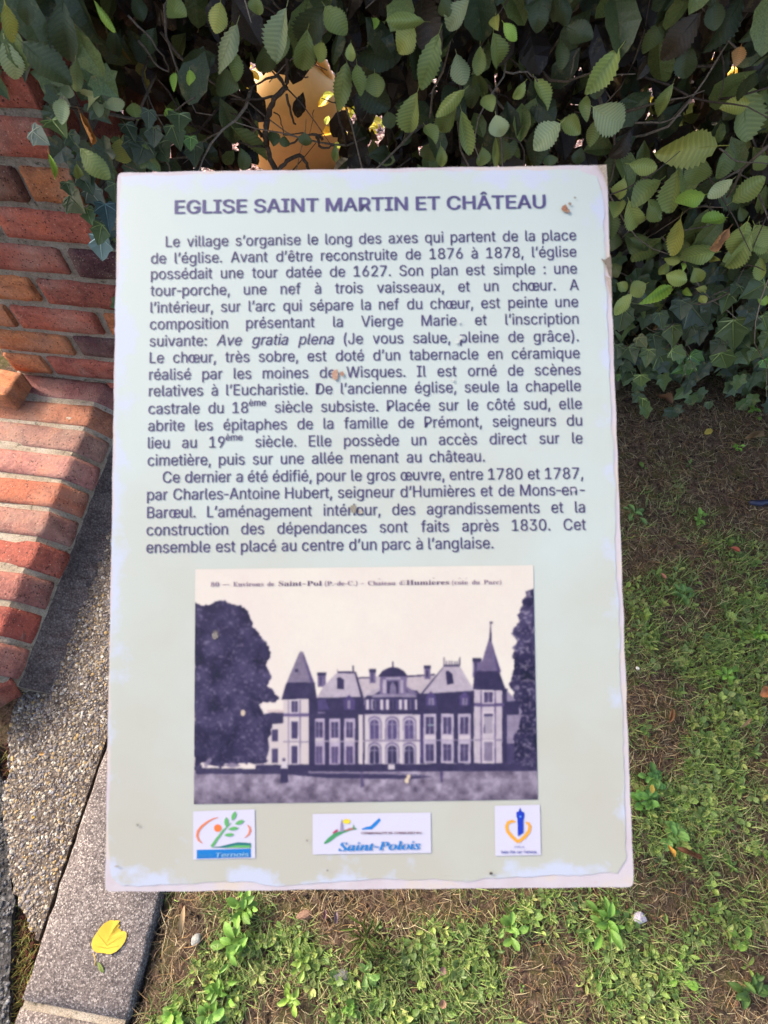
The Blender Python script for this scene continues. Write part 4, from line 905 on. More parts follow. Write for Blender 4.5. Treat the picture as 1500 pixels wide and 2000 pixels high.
# ------------------------------------------------------------------ the sign
SO = Vector((-.01576, .23205, EYE-.45182))
EX = Vector((.99984738, .01180834, .01287535)); EY = Vector((-.01598794, .91555248, .40188064)); EN = EX.cross(EY).normalized()
SW, SH = .42, .5958
SM = Matrix(((EX.x, EY.x, EN.x, SO.x), (EX.y, EY.y, EN.y, SO.y), (EX.z, EY.z, EN.z, SO.z), (0, 0, 0, 1)))
def ats(x, y, off=0.0):   # point of the sign plane (local metres) seen at a place of the photo
    d = ray(x, y); t = ((SO-EYEP).dot(EN))/d.dot(EN); p = EYEP+d*t-SO; return Vector((p.dot(EX), p.dot(EY), off))
sroot_p = Vector((SO.x, SO.y, 0)); sign = empty('information_sign', sroot_p, 'weathered pale green information board with French text and an old castle photograph', 'sign')
SL = Matrix.Translation(-sroot_p) @ SM
def panel_material():
    m, nt, b = mat('panel_core', .6, .3); v = coords(nt)
    n1 = nz(nt, v, 25, 5); n2 = nz(nt, v, 120, 4)
    c = ramp(nt, n1, [(.3, (.31, .27, .29, 1)), (.5, (.33, .305, .335, 1)), (.7, (.36, .31, .26, 1))])
    c = mixc(nt, c, (.33, .24, .16, 1), ramp(nt, n2, [(.62, 0.0), (.78, .7)])); nt.links.new(c, b.inputs['Base Color']); bump(nt, b, n2, .3, .0005); return m
def sheet_material():
    m, nt, b = mat('printed_sheet', .38, .4); v = coords(nt)
    sx = N(nt, 'SeparateXYZ'); nt.links.new(v, sx.inputs[0])
    n1 = nz(nt, v, 9, 4, .55); n2 = nz(nt, v, 60, 5, .6); n3 = nz(nt, v, 800, 2)
    # faded print, bluish mint to sand, uneven; sky reflection partly painted in
    f = mathn(nt, 'ADD', mathn(nt, 'MULTIPLY', sx.outputs[1], 1.5), mathn(nt, 'MULTIPLY', n1, .9))
    c = ramp(nt, f, [(.0, (.27, .266, .23, 1)), (.32, (.285, .305, .28, 1)), (.62, (.295, .335, .325, 1)), (1, (.298, .345, .338, 1))])
    # pale bluish delaminated zone following the edges
    ax = mathn(nt, 'DIVIDE', mathn(nt, 'ABSOLUTE', sx.outputs[0]), SW/2); ay = mathn(nt, 'DIVIDE', mathn(nt, 'ABSOLUTE', sx.outputs[1]), SH/2)
    e = mathn(nt, 'MAXIMUM', ax, mathn(nt, 'MULTIPLY_ADD', ay, 1.0) if False else ay)
    e = mathn(nt, 'ADD', e, mathn(nt, 'MULTIPLY', mathn(nt, 'SUBTRACT', nz(nt, v, 22, 4, .6), .5), .42))
    c = mixc(nt, c, (.30, .33, .42, 1), ramp(nt, e, [(.955, 0.0), (1.02, .85)]))
    c = mixc(nt, c, (.33, .27, .22, 1), ramp(nt, n2, [(.66, 0.0), (.8, .35)]))
    c = mixc(nt, c, (.3, .27, .25, 1), ramp(nt, nz(nt, v, 240, 2), [(.76, 0.0), (.80, .55)]))
    nt.links.new(c, b.inputs['Base Color']); return m
M_PANEL = panel_material(); M_SHEET = sheet_material()
def wavy(pts, step, amp, seed):
    out = []; n = len(pts)
    for i in range(n):
        a0, b0_ = pts[i], pts[(i+1) % n]; L = (b0_-a0).length; k = max(1, int(L/step)); d = (b0_-a0).normalized(); e = Vector((-d.y, d.x, 0))
        for s in range(k):
            t = s/k; q = a0.lerp(b0_, t); am = amp if s else 0
            out.append(q+e*(noise.noise(Vector((q.x*45+seed, q.y*45, seed)))*am+noise.noise(Vector((q.x*160+seed, q.y*160, 3)))*am*.45))
    return out
def plate(name, pts, z0, z1, m, parent, M):
    mb = MB(); n = len(pts)
    mb.add([(p.x, p.y, z0) for p in pts]+[(p.x, p.y, z1) for p in pts], [tuple(range(n, 2*n)), tuple(range(n))[::-1]]+[(i, (i+1) % n, n+(i+1) % n, n+i) for i in range(n)])
    return link(name, mb.mesh(name, m), parent, M)
cor = []
for cx, cy in ((-1, -1), (1, -1), (1, 1), (-1, 1)):
    X_, Y_ = cx*SW/2, cy*SH/2; r = .004
    for k in range(4):
        a0 = math.atan2(cy, cx)-math.pi/4+math.pi/2*k/3; cor.append(Vector((X_-cx*r+math.cos(a0)*r, Y_-cy*r+math.sin(a0)*r, 0)))
plate('panel', wavy(cor, .006, .0006, 4), -.006, 0.0, M_PANEL, sign, SL)
inner = [ats(236, 345), ats(224, 800), ats(216, 1300), ats(213, 1660), ats(219, 1715), ats(240, 1730), ats(330, 1727), ats(480, 1721), ats(560, 1729), ats(760, 1716), ats(900, 1720), ats(1000, 1713), ats(1120, 1708), ats(1205, 1706), ats(1222, 1680), ats(1219, 1480), ats(1211, 1260), ats(1203, 1080), ats(1199, 900), ats(1191, 760), ats(1187, 600), ats(1180, 520), ats(1181, 460), ats(1176, 380), ats(1166, 345), ats(1130, 331), ats(700, 335), ats(450, 339)]
plate('printed_sheet', wavy(inner, .004, .0022, 11), .0001, .00035, M_SHEET, sign, SL)
ZT = .0007
def ink(name, col, rough=.4, spec=.35):
    m, nt, b = mat(name, rough, spec); v = coords(nt); n = nz(nt, v, 90, 3)
    c = mixc(nt, col, ramp(nt, n, [(.3, .85), (.7, 1.2)]), 1.0, 'MULTIPLY'); nt.links.new(c, b.inputs['Base Color']); return m
M_INK = ink('purple_ink', (.042, .031, .085, 1)); M_INKT = ink('title_ink', (.05, .042, .115, 1))
fdir = bpy.utils.system_resource('DATAFILES', path='fonts')
def font(n):
    try: return bpy.data.fonts.load(os.path.join(fdir, n))
    except Exception: return None
INTER, NMATH = font('Inter.woff2'), font('NotoSansMath-Regular.woff2')
_cache = {}
def glyphs(body, fnt=None, shear=0.0, off=0.0, res=3):
    key = (body, fnt.name if fnt else '', shear, off)
    if key in _cache: return _cache[key]
    c = bpy.data.curves.new('t', 'FONT'); c.body = body; c.size = 1; c.shear = shear; c.resolution_u = res; c.offset = off
    if fnt: c.font = fnt
    o = bpy.data.objects.new('t', c); COL.objects.link(o); me = o.to_mesh()
    vs = [(v.co.x, v.co.y) for v in me.vertices]; fs = [tuple(p.vertices) for p in me.polygons]
    o.to_mesh_clear(); bpy.data.objects.remove(o); bpy.data.curves.remove(c)
    xs_ = [v[0] for v in vs] or [0, 0]; _cache[key] = (vs, fs, min(xs_), max(xs_)); return _cache[key]
def place(mb, g_, ox, oy, sx, sy, org, ex, ey, z, col=(1, 1, 1, 1), mi=0):
    vs, fs, _, _ = g_; mb.add([(org.x+ex.x*(ox+v[0]*sx)+ey.x*(oy+v[1]*sy), org.y+ex.y*(ox+v[0]*sx)+ey.y*(oy+v[1]*sy), z) for v in vs], fs, col, mi)
def pieces(word, italic):
    out = []; cur = ''
    i = 0
    while i < len(word):
        ch = word[i]
        if ch == 'œ': 
            if cur: out.append((cur, 0)); cur = ''
            out.append(('o', 0)); out.append(('e', 1)); i += 1; continue
        if ch == '-' and cur and i < len(word)-1:
            out.append((cur, 0)); out.append(('-', 3)); cur = ''; i += 1; continue
        if ch == '^': out.append((cur, 0)); out.append((word[i+1:], 2)); cur = ''; break
        cur += ch; i += 1
    if cur: out.append((cur, 0))
    return out
def word_geo(word, italic=False, fnt=None):
    """list of (glyphs, x offset, scale, dy), total width, in em"""
    x = 0; res_ = []
    for k, (s, mode) in enumerate(pieces(word, italic)):
        g_ = glyphs(s, fnt or INTER, .22 if italic else 0); wd = g_[3]-g_[2]
        if mode == 1: x -= .12
        elif k: x += .055
        sc = .62 if mode == 2 else 1.0
        res_.append((g_, x-g_[2]*sc, sc, .31 if mode == 2 else 0, mode)); x += wd*sc
    return res_, x
def set_line(mb, words, L, R_, em, sq, z=ZT, just=True):
    L = ats(*L); R_ = ats(*R_); ex = (R_-L).normalized(); ey = Vector((-ex.y, ex.x, 0)); W_ = (R_-L).length
    gs = [word_geo(w_.strip('*'), w_.startswith('*')) for w_ in words]; tot = sum(g_[1] for g_ in gs)*em*sq
    gap = (W_-tot)/(len(words)-1); x = 0
    for (parts, wd) in gs:
        for (g_, ox, sc, dy, mode) in parts: [place(mb, g_, x+(ox+q_*.016)*em*sq, dy*em, em*sq*sc, em*sc, L, ex, ey, z+(.00003 if mode == 1 else 0)+q_*.00005) for q_ in (0, 1)]
        x += wd*em*sq+gap
    return gap/(em*sq)
TXT = [("Le village s’organise le long des axes qui partent de la place", (324, 483), (1124.5, 470)), ("de l’église. Avant d’être reconstruite de 1876 à 1878, l’église", (295, 515.6), (1125, 502)), ("possédait une tour datée de 1627. Son plan est simple : une", (295, 546), (1126, 535)),
 ("tour-porche, une nef à trois vaisseaux, et un chœur. A", (294, 578.6), (1129.5, 567)), ("l’intérieur, sur l’arc qui sépare la nef du chœur, est peinte une", (294, 611.6), (1128.5, 600)), ("composition présentant la Vierge Marie et l’inscription", (293, 644), (1129, 633)), ("suivante: *Ave *gratia *plena (Je vous salue, pleine de grâce).", (292.5, 677), (1129.5, 667)),
 ("Le chœur, très sobre, est doté d’un tabernacle en céramique", (292.5, 709.6), (1131.5, 700)), ("réalisé par les moines de Wisques. Il est orné de scènes", (291.5, 742.4), (1133, 732.4)), ("relatives à l’Eucharistie. De l’ancienne église, seule la chapelle", (291, 774.4), (1133.6, 764)), ("castrale du 18^ème siècle subsiste. Placée sur le côté sud, elle", (290, 809), (1135.5, 799)),
 ("abrite les épitaphes de la famille de Prémont, seigneurs du", (289.5, 842.4), (1136, 831.6)), ("lieu au 19^ème siècle. Elle possède un accès direct sur le", (289, 876), (1137, 866)), ("cimetière, puis sur une allée menant au château.", (288.5, 910), (946, 901.6)), ("Ce dernier a été édifié, pour le gros œuvre, entre 1780 et 1787,", (318, 943), (1138, 935)),
 ("par Charles-Antoine Hubert, seigneur d’Humières et de Mons-en-", (287.5, 977), (1141, 967)), ("Barœul. L’aménagement intérieur, des agrandissements et la", (287.5, 1012), (1141.5, 1001)), ("construction des dépendances sont faits après 1830. Cet", (286.5, 1046), (1143.5, 1035)), ("ensemble est placé au centre d’un parc à l’anglaise.", (286, 1080), (963, 1071))]
CAPH = max(v[1] for v in glyphs('E', INTER)[0]); EM = .0094/CAPH
for s_, L_, R_ in TXT:
    mb = MB(); set_line(mb, s_.split(), L_, R_, EM, .905); link('text_line', mb.mesh('text_line', M_INK), sign, SL)
mb = MB(); L_, R_ = ats(341, 418), ats(1066, 407); ex = (R_-L_).normalized(); ey = Vector((-ex.y, ex.x, 0)); g_ = glyphs("EGLISE SAINT MARTIN ET CHÂTEAU", INTER)
emt = .0117/CAPH; sq = (R_-L_).length/((g_[3]-g_[2]+.05)*emt)
for i, dx in enumerate((-.022, .0, .022, -.011, .011)): place(mb, g_, (-g_[2]+.025+dx)*emt*sq, (0, .008, 0, -.008, .004)[i]*emt, emt*sq, emt, L_, ex, ey, ZT+i*.00002)
link('title_lettering', mb.mesh('title_lettering', M_INKT), sign, SL)

# ---- the printed postcard photograph (painted as cell colours of one flat print)
Q = [(382, 1112), (1041, 1104), (1050, 1561), (379, 1570)]
NXP, NYP = 420, 292; SS = 2
def raster():
    W_, H_ = NXP*SS, NYP*SS
    s, t = np.meshgrid((np.arange(W_)+.5)/W_, (np.arange(H_)+.5)/H_)
    def bl(k): return Q[0][k]*(1-s)*(1-t)+Q[1][k]*s*(1-t)+Q[2][k]*s*t+Q[3][k]*(1-s)*t
    ZX, ZY = (bl(0)-360)*2.143, (bl(1)-1090)*2.143
    def vn(sc, seed, oct_=4):
        rs = np.random.RandomState(seed); out = np.zeros_like(ZX); amp = 1; tot = 0
        for o_ in range(oct_):
            gsz = 80; gr = rs.rand(gsz*4, gsz*4); f_ = sc*2**o_
            x = (ZX*f_) % (gsz*4-1); y = (ZY*f_) % (gsz*4-1); xi, yi = x.astype(int), y.astype(int); fx, fy = x-xi, y-yi; fx = fx*fx*(3-2*fx); fy = fy*fy*(3-2*fy)
            g00, g10, g01, g11 = gr[yi, xi], gr[yi, (xi+1) % (gsz*4)], gr[(yi+1) % (gsz*4), xi], gr[(yi+1) % (gsz*4), (xi+1) % (gsz*4)]
            out += amp*((g00*(1-fx)+g10*fx)*(1-fy)+(g01*(1-fx)+g11*fx)*fy); tot += amp; amp *= .55
        return out/tot
    img = np.zeros(ZX.shape+(3,)); n1 = vn(.004, 1); n2 = vn(.06, 2); n3 = vn(.03, 3, 5)
    img[:] = (250, 240, 230); img -= (n1[..., None]-.5)*np.array([6, 16, 10])
    def pin(pts, nzx=0, seed=0):
        X, Y = ZX, ZY
        if nzx: X = ZX+(vn(.05, 20+seed)-.5)*nzx; Y = ZY+(vn(.05, 40+seed)-.5)*nzx
        c = np.zeros(ZX.shape, bool); j = len(pts)-1
        for i in range(len(pts)):
            x1, y1 = pts[i]; x2, y2 = pts[j]
            if y1 != y2: c ^= ((y1 > Y) != (y2 > Y)) & (X < (x2-x1)*(Y-y1)/(y2-y1)+x1)
            j = i
        return c
    def P_(pts, col, a_=1.0, nzx=0, seed=0):
        m_ = pin(pts, nzx, seed); img[m_] = img[m_]*(1-a_)+np.array(col)*a_; return m_
    def B(x0, y0, x1, y1, col, a_=1.0): return P_([(x0, y0), (x1, y0), (x1, y1), (x0, y1)], col, a_)
    DK, MD, LT, GR, WN = (55, 46, 84), (108, 96, 132), (224, 212, 212), (172, 162, 176), (74, 63, 104)
    # left far wing
    P_([(290, 720), (330, 655), (370, 650), (415, 640), (415, 870), (290, 870)], LT); P_([(330, 660), (415, 640), (415, 695), (310, 705)], DK); B(350, 640, 415, 652, (225, 205, 205))
    for x in (368,): B(x, 722, x+26, 770, WN); B(x, 800, x+26, 860, WN)
    # roofs behind
    P_([(728, 505), (1050, 492), (1050, 585), (728, 590)], (205, 192, 200))
    P_([(728, 505), (780, 503), (780, 508), (728, 510)], DK); P_([(928, 498), (1050, 490), (1050, 496), (928, 504)], DK)
    for a_ in ((560, 484, 594, 545), (776, 470, 802, 528), (1005, 455, 1031, 512), (1208, 424, 1242, 505)):
        B(*a_, (120, 105, 145)); B(a_[0]-2, a_[1], a_[2]+2, a_[1]+14, DK); B(a_[0]+9, a_[1]+18, a_[0]+15, a_[3]-8, DK)
    # left pavilion
    P_([(555, 592), (585, 540), (642, 484), (712, 480), (748, 590)], (196, 184, 198)); P_([(712, 480), (720, 482), (752, 590), (742, 592)], DK); B(642, 480, 712, 487, DK)
    B(706, 455, 710, 484, DK); B(642, 470, 645, 484, DK)
    P_([(640, 508), (652, 503), (670, 515), (670, 555), (642, 552)], DK)
    P_([(525, 592), (752, 585), (758, 668), (525, 670)], DK); P_([(668, 600), (690, 578), (716, 600), (716, 640), (668, 640)], (80, 66, 118)); B(684, 600, 696, 636, (150, 138, 165)); P_([(560, 600), (590, 592), (610, 640), (560, 640)], (85, 72, 122)); B(560, 648, 590, 655, (130, 115, 150))
    # left wall
    B(526, 668, 756, 868, DK)
    for x in (543, 608, 670): 
        B(x, 676, x+46, 866, (190, 176, 200)); B(x+9, 690, x+37, 755, WN); B(x+9, 792, x+37, 862, (92, 78, 122)); B(x+21, 690, x+24, 755, (160, 150, 175)); B(x+3, 760, x+43, 775, (214, 202, 210))
        B(x+21, 792, x+24, 862, (130, 118, 150)); B(x+9, 715, x+37, 718, (120, 108, 145))
    B(526, 768, 756, 773, (190, 178, 195)); B(730, 660, 749, 868, (222, 210, 214)); B(526, 668, 540, 868, (70, 55, 108))
    # left tower
    P_([(415, 592), (525, 592), (525, 866), (415, 866)], LT); B(523, 592, 548, 866, DK); B(436, 600, 440, 866, (120, 105, 145)); B(484, 600, 488, 866, (120, 105, 145))
    for y0_, y1_ in ((603, 650), (688, 760), (790, 862)): B(443, y0_-6, 482, y1_+5, (230, 220, 226)); B(450, y0_, 476, y1_, WN)
    B(462, 603, 465, 650, (150, 140, 165)); B(415, 655, 525, 668, (110, 95, 140)); B(415, 770, 525, 775, (150, 138, 165))
    P_([(408, 598), (427, 532), (547, 530), (556, 592)], DK); P_([(428, 532), (483, 400), (488, 395), (500, 398), (503, 410), (546, 530)], (138, 126, 152), 1, 3); P_([(497, 410), (503, 410), (546, 530), (530, 530)], (100, 86, 130)); B(465, 470, 478, 482, DK); B(430, 526, 548, 533, DK)
    # centre
    B(756, 590, 990, 868, (205, 194, 206)); P_([(752, 598), (775, 570), (830, 560), (925, 555), (975, 560), (1000, 590), (1000, 600)], DK); P_([(775, 592), (800, 575), (950, 568), (985, 588)], (150, 138, 165)); P_([(760, 580), (790, 560), (812, 548), (822, 560), (790, 580)], (190, 178, 192))
    P_([(925, 540), (960, 560), (990, 580), (940, 572)], (120, 106, 142))
    B(820, 500, 932, 575, (122, 108, 146)); B(850, 520, 896, 572, DK); P_([(860, 572), (862, 540), (873, 522), (886, 540), (890, 572)], (130, 118, 150)); B(832, 515, 846, 572, (190, 178, 196)); B(904, 515, 918, 570, (180, 168, 190)); B(845, 505, 905, 512, (190, 180, 196))
    P_([(812, 502), (830, 478), (855, 465), (873, 461), (895, 465), (920, 478), (936, 500)], DK); B(871, 438, 877, 466, DK)
    B(756, 592, 990, 642, (86, 72, 120))
    for x, c in ((762, 1), (784, 0), (822, 1), (846, 1), (900, 1), (922, 1), (968, 1)): B(x, 597, x+12, 640, (222, 212, 218))
    for x in (790, 862, 936): B(x, 600, x+24, 638, DK); B(x+10, 600, x+13, 638, (160, 150, 176))
    B(752, 640, 1000, 658, DK); B(756, 588, 990, 596, DK)
    for xc in (797, 871, 942):
        for (y0_, y1_) in ((668, 762), (776, 862)):
            th = np.linspace(math.pi, 0, 14); P_([(xc-30, y1_)]+[(xc+30*math.cos(a_), y0_+26-28*math.sin(a_)) for a_ in th]+[(xc+30, y1_)], (122, 108, 146))
            P_([(xc-25, y1_)]+[(xc+25*math.cos(a_), y0_+27-22*math.sin(a_)) for a_ in th]+[(xc+25, y1_)], (200, 190, 206))
            P_([(xc-19, y1_)]+[(xc+19*math.cos(a_), y0_+29-17*math.sin(a_)) for a_ in th]+[(xc+19, y1_)], DK if y0_ > 700 else (92, 78, 125)); B(xc-2, y0_+14, xc+2, y1_, (170, 160, 184)); B(xc-18, y0_+30, xc+18, y0_+34, (160, 150, 176))
    for x in (757, 828, 902, 972): B(x, 664, x+14, 866, (222, 212, 216))
    B(756, 765, 990, 771, (140, 126, 156))
    # right pavilion
    P_([(985, 580), (1040, 510), (1085, 460), (1152, 455), (1210, 552), (1210, 575)], (196, 184, 198)); P_([(985, 580), (1000, 572), (1080, 470), (1086, 460), (1083, 462)], DK); B(1085, 452, 1152, 459, DK)
    for x in range(1086, 1156, 11): B(x, 436 if x not in (1086, 1152) else 420, x+3, 456, DK)
    B(1086, 425, 1089, 456, DK); B(1151, 428, 1154, 456, DK)
    P_([(1095, 480), (1105, 476), (1122, 490), (1128, 530), (1100, 535)], DK); P_([(975, 575), (1215, 560), (1215, 648), (975, 650)], DK)
    for x in (1012, 1152): P_([(x, 585), (x+20, 562), (x+44, 585), (x+44, 622), (x, 622)], (82, 68, 120)); B(x+12, 590, x+34, 620, (140, 128, 160)); B(x+21, 590, x+24, 620, DK)
    B(988, 648, 1212, 862, DK)
    for x in (1002, 1075, 1146):
        B(x, 656, x+53, 860, (196, 184, 204)); B(x+9, 670, x+43, 740, WN); B(x+9, 782, x+43, 852, WN); B(x+24, 670, x+28, 740, (170, 160, 184)); B(x+24, 782, x+28, 852, (150, 138, 166)); B(x+3, 746, x+50, 762, (218, 206, 214)); B(x+9, 800, x+43, 803, (130, 118, 150))
    B(988, 763, 1212, 768, (180, 168, 190)); B(988, 656, 1000, 862, (70, 56, 108)); B(1020, 700, 1046, 706, (150, 165, 175))
    # right tower
    B(1213, 552, 1332, 860, (205, 193, 205)); B(1330, 552, 1352, 870, DK); B(1240, 560, 1246, 860, (110, 95, 138)); B(1298, 560, 1304, 860, (110, 95, 138))
    B(1213, 612, 1340, 626, (95, 80, 125)); B(1213, 762, 1332, 768, (140, 126, 156)); 
    for y0_, y1_, c in ((566, 610, WN), (656, 738, (170, 160, 178)), (772, 852, (140, 128, 156))): B(1246, y0_-8, 1298, y1_+4, (224, 212, 220)); B(1254, y0_, 1291, y1_, c)
    B(1271, 566, 1275, 610, (190, 170, 186)); B(1254, 656, 1291, 666, WN); B(1254, 700, 1258, 738, WN)
    P_([(1208, 555), (1215, 482), (1315, 472), (1346, 560)], DK); P_([(1226, 490), (1252, 420), (1275, 345), (1284, 345), (1302, 410), (1326, 482)], (118, 104, 140), 1, 3); B(1226, 478, 1320, 490, DK); P_([(1284, 345), (1302, 410), (1326, 482), (1312, 482)], (80, 66, 116)); P_([(1276, 352), (1281, 280), (1283, 280), (1287, 352)], DK); B(1278, 270, 1290, 279, DK); B(1208, 430, 1240, 440, DK)
    # right far wing
    P_([(1350, 560), (1390, 600), (1478, 600), (1478, 870), (1350, 870)], (150, 138, 165)); P_([(1350, 606), (1400, 600), (1400, 660), (1350, 660)], DK); B(1350, 780, 1395, 860, WN)
    # hedge line, lawn
    P_([(300, 868), (1478, 860), (1478, 895), (880, 905), (560, 900), (300, 885)], DK, 1, 6, 5)
    lawn = ZY > 898-(ZX-47)*.004; img[lawn] = (150, 138, 160)
    img[lawn] += ((n3-.5)*150)[lawn][:, None]; sh = np.clip((ZY-960)/80, 0, 1)*38; img[lawn] -= sh[lawn][:, None]
    P_([(47, 880), (480, 888), (900, 900), (1040, 915), (960, 926), (600, 922), (420, 905), (47, 905)], DK, .95, 5, 6)
    P_([(520, 893), (860, 897), (1040, 918), (860, 906), (520, 902)], (165, 152, 175), .8, 4, 7)
    # trees
    lt = P_([(40, 185), (100, 205), (150, 176), (200, 192), (240, 200), (275, 240), (285, 290), (330, 335), (355, 370), (358, 410), (342, 450), (368, 500), (352, 540), (392, 575), (402, 600), (350, 612), (305, 615), (335, 655), (372, 690), (362, 730), (352, 790), (350, 850), (300, 868), (200, 855), (150, 880), (90, 860), (40, 890)], DK, 1, 26, 1)
    rt = P_([(1490, 130), (1462, 128), (1430, 145), (1412, 200), (1392, 240), (1402, 275), (1370, 320), (1386, 350), (1372, 420), (1384, 470), (1362, 530), (1380, 590), (1412, 650), (1398, 700), (1380, 760), (1385, 862), (1490, 880)], DK, 1, 26, 2)
    for m_, k, b_ in ((lt, 46, .60), (rt, 75, .54)):
        v_ = np.clip((vn(.11, 9)-b_)*k*8, -6, k); img[m_] += v_[m_][:, None]*np.array([1, 1, .8]); img[m_] += ((vn(.016, 14)-.5)*95)[m_][:, None]
    nn = ((n2-.5)*26); band = (ZY > 395) & (ZY < 900) & ~lt & ~rt; img[band & (img.mean(-1) < 215)] += nn[band & (img.mean(-1) < 215)][:, None]
    P_([(80, 860), (110, 838), (118, 850), (90, 885)], (150, 140, 165), .8); P_([(165, 870), (200, 855), (240, 872), (200, 880)], (120, 108, 140), .8)
    # figures
    P_([(404, 884), (410, 850), (428, 850), (436, 884)], (222, 214, 222)); B(412, 840, 424, 853, (90, 76, 120)); P_([(408, 882), (432, 882), (437, 940), (402, 942)], DK)
    P_([(738, 900), (746, 900), (756, 955), (738, 962)], (84, 70, 112), .8); P_([(1070, 892), (1084, 892), (1082, 940), (1074, 940)], (80, 66, 110), .9); B(855, 866, 882, 886, (215, 205, 212))
    # chips and spots where the print is damaged
    for (x, y, r, c) in ((132, 322, 13, (120, 110, 110)), (126, 330, 7, (205, 195, 165)), (246, 652, 10, (225, 205, 180)), (932, 932, 9, (245, 225, 190)), (940, 915, 8, (235, 215, 185))):
        m_ = ((ZX-x)**2+((ZY-y)*.8)**2) < r*r*(.6+n2); img[m_] = c
    img += ((vn(.16, 31, 2)-.5)*22+(vn(.02, 33, 3)-.5)*14)[..., None]*np.where(img.mean(-1) > 200, .25, 1.0)[..., None]; img = np.clip(img, 20, 255); img = img.reshape(NYP, SS, NXP, SS, 3).mean((1, 3))
    k = np.array([.25, .5, .25])
    for ax in (0, 1):
        p_ = np.pad(img, [(1, 1) if a_ == ax else (0, 0) for a_ in range(3)], mode='edge'); sl_ = lambda o_: tuple(slice(o_, o_+img.shape[ax]) if a_ == ax else slice(None) for a_ in range(3))
        img = sum(k[o_]*p_[sl_(o_)] for o_ in range(3))
    l = img/255; return np.where(l <= .04045, l/12.92, ((l+.055)/1.055)**2.4)*.40
def print_mesh():
    img = raster(); q = [ats(*c) for c in Q]
    s, t = np.meshgrid(np.linspace(0, 1, NXP+1), np.linspace(0, 1, NYP+1))
    def bl(k): return q[0][k]*(1-s)*(1-t)+q[1][k]*s*(1-t)+q[2][k]*s*t+q[3][k]*(1-s)*t
    V = np.stack([bl(0), bl(1), np.full_like(s, .0007)], -1).reshape(-1, 3)
    i, j = np.meshgrid(np.arange(NXP), np.arange(NYP)); a0 = (j*(NXP+1)+i).ravel(); Fc = np.stack([a0+NXP+1, a0+NXP+2, a0+1, a0], -1)
    me = bpy.data.meshes.new('castle_photograph'); me.vertices.add(len(V)); me.vertices.foreach_set('co', V.ravel()); me.loops.add(Fc.size); me.loops.foreach_set('vertex_index', Fc.ravel()); me.polygons.add(len(Fc)); me.polygons.foreach_set('loop_start', np.arange(0, Fc.size, 4)); me.polygons.foreach_set('loop_total', np.full(len(Fc), 4)); me.update(calc_edges=True)
    ca = me.color_attributes.new('Col', 'FLOAT_COLOR', 'CORNER'); cols = np.concatenate([np.repeat(img.reshape(-1, 3), 4, axis=0), np.ones((len(Fc)*4, 1))], 1).astype(np.float32); ca.data.foreach_set('color', cols.ravel())
    m, nt, b = mat('photo_print', .38, .35); at_ = N(nt, 'Attribute', attribute_name='Col'); nt.links.new(at_.outputs['Color'], b.inputs['Base Color']); me.materials.append(m); return me
link('castle_photograph', print_mesh(), sign, SL)
# caption of the postcard in small serif type
def mathtext(s, base):
    o_ = ''
    for ch in s:
        if 'a' <= ch <= 'z': o_ += chr(base+26+ord(ch)-97)
        elif 'A' <= ch <= 'Z': o_ += chr(base+ord(ch)-65)
        elif '0' <= ch <= '9': o_ += chr(0x1D7CE+ord(ch)-48)
        else: o_ += ch
    return o_
def zc(x, y): return (360+x/2.143, 1090+y/2.143)
M_CAP = ink('caption_ink', (.34, .25, .33, 1)); M_CAPB = ink('caption_bold_ink', (.22, .15, .24, 1))
ACC = {'é': ('e', 1), 'è': ('e', -1), 'â': ('a', 0), 'ô': ('o', 0)}
def serif(mb, s, L, R_, em, base, col=(1, 1, 1, 1), z=.0011):
    plain = ''.join(ACC[c][0] if c in ACC else c for c in s); g_ = glyphs(mathtext(plain, base), NMATH)
    L = ats(*L); R_ = ats(*R_); ex = (R_-L).normalized(); ey = Vector((-ex.y, ex.x, 0)); sx = (R_-L).length/max(1e-6, g_[3]-g_[2]); place(mb, g_, -g_[2]*sx, 0, sx, em, L, ex, ey, z, col)
    for i, c in enumerate(s):
        if c in ACC:
            pre = glyphs(mathtext(plain[:i+1], base), NMATH); one = glyphs(mathtext(plain[i], base), NMATH); xc = (pre[3]-g_[2]-(one[3]-one[2])/2)*sx; k = ACC[c][1]; h = em*.10
            ps = [(-.09, .56), (.09, .66), (.09, .71), (-.09, .60)] if k >= 0 else [(.09, .56), (-.09, .66), (-.09, .71), (.09, .60)]
            for pp in ([ps] if k else [[(-.13, .56), (0, .68), (0, .73), (-.13, .60)], [(.13, .56), (0, .68), (0, .73), (.13, .60)]]):
                vs = [(L.x+ex.x*(xc+a_*em)+ey.x*b_*em, L.y+ex.y*(xc+a_*em)+ey.y*b_*em, z) for a_, b_ in pp]
                nrm = (Vector(vs[1])-Vector(vs[0])).cross(Vector(vs[2])-Vector(vs[0])).z; mb.add(vs, [(0, 1, 2, 3) if nrm > 0 else (3, 2, 1, 0)], col)
capl = MB()
BB, RR = 0x1D400, 0x1D434
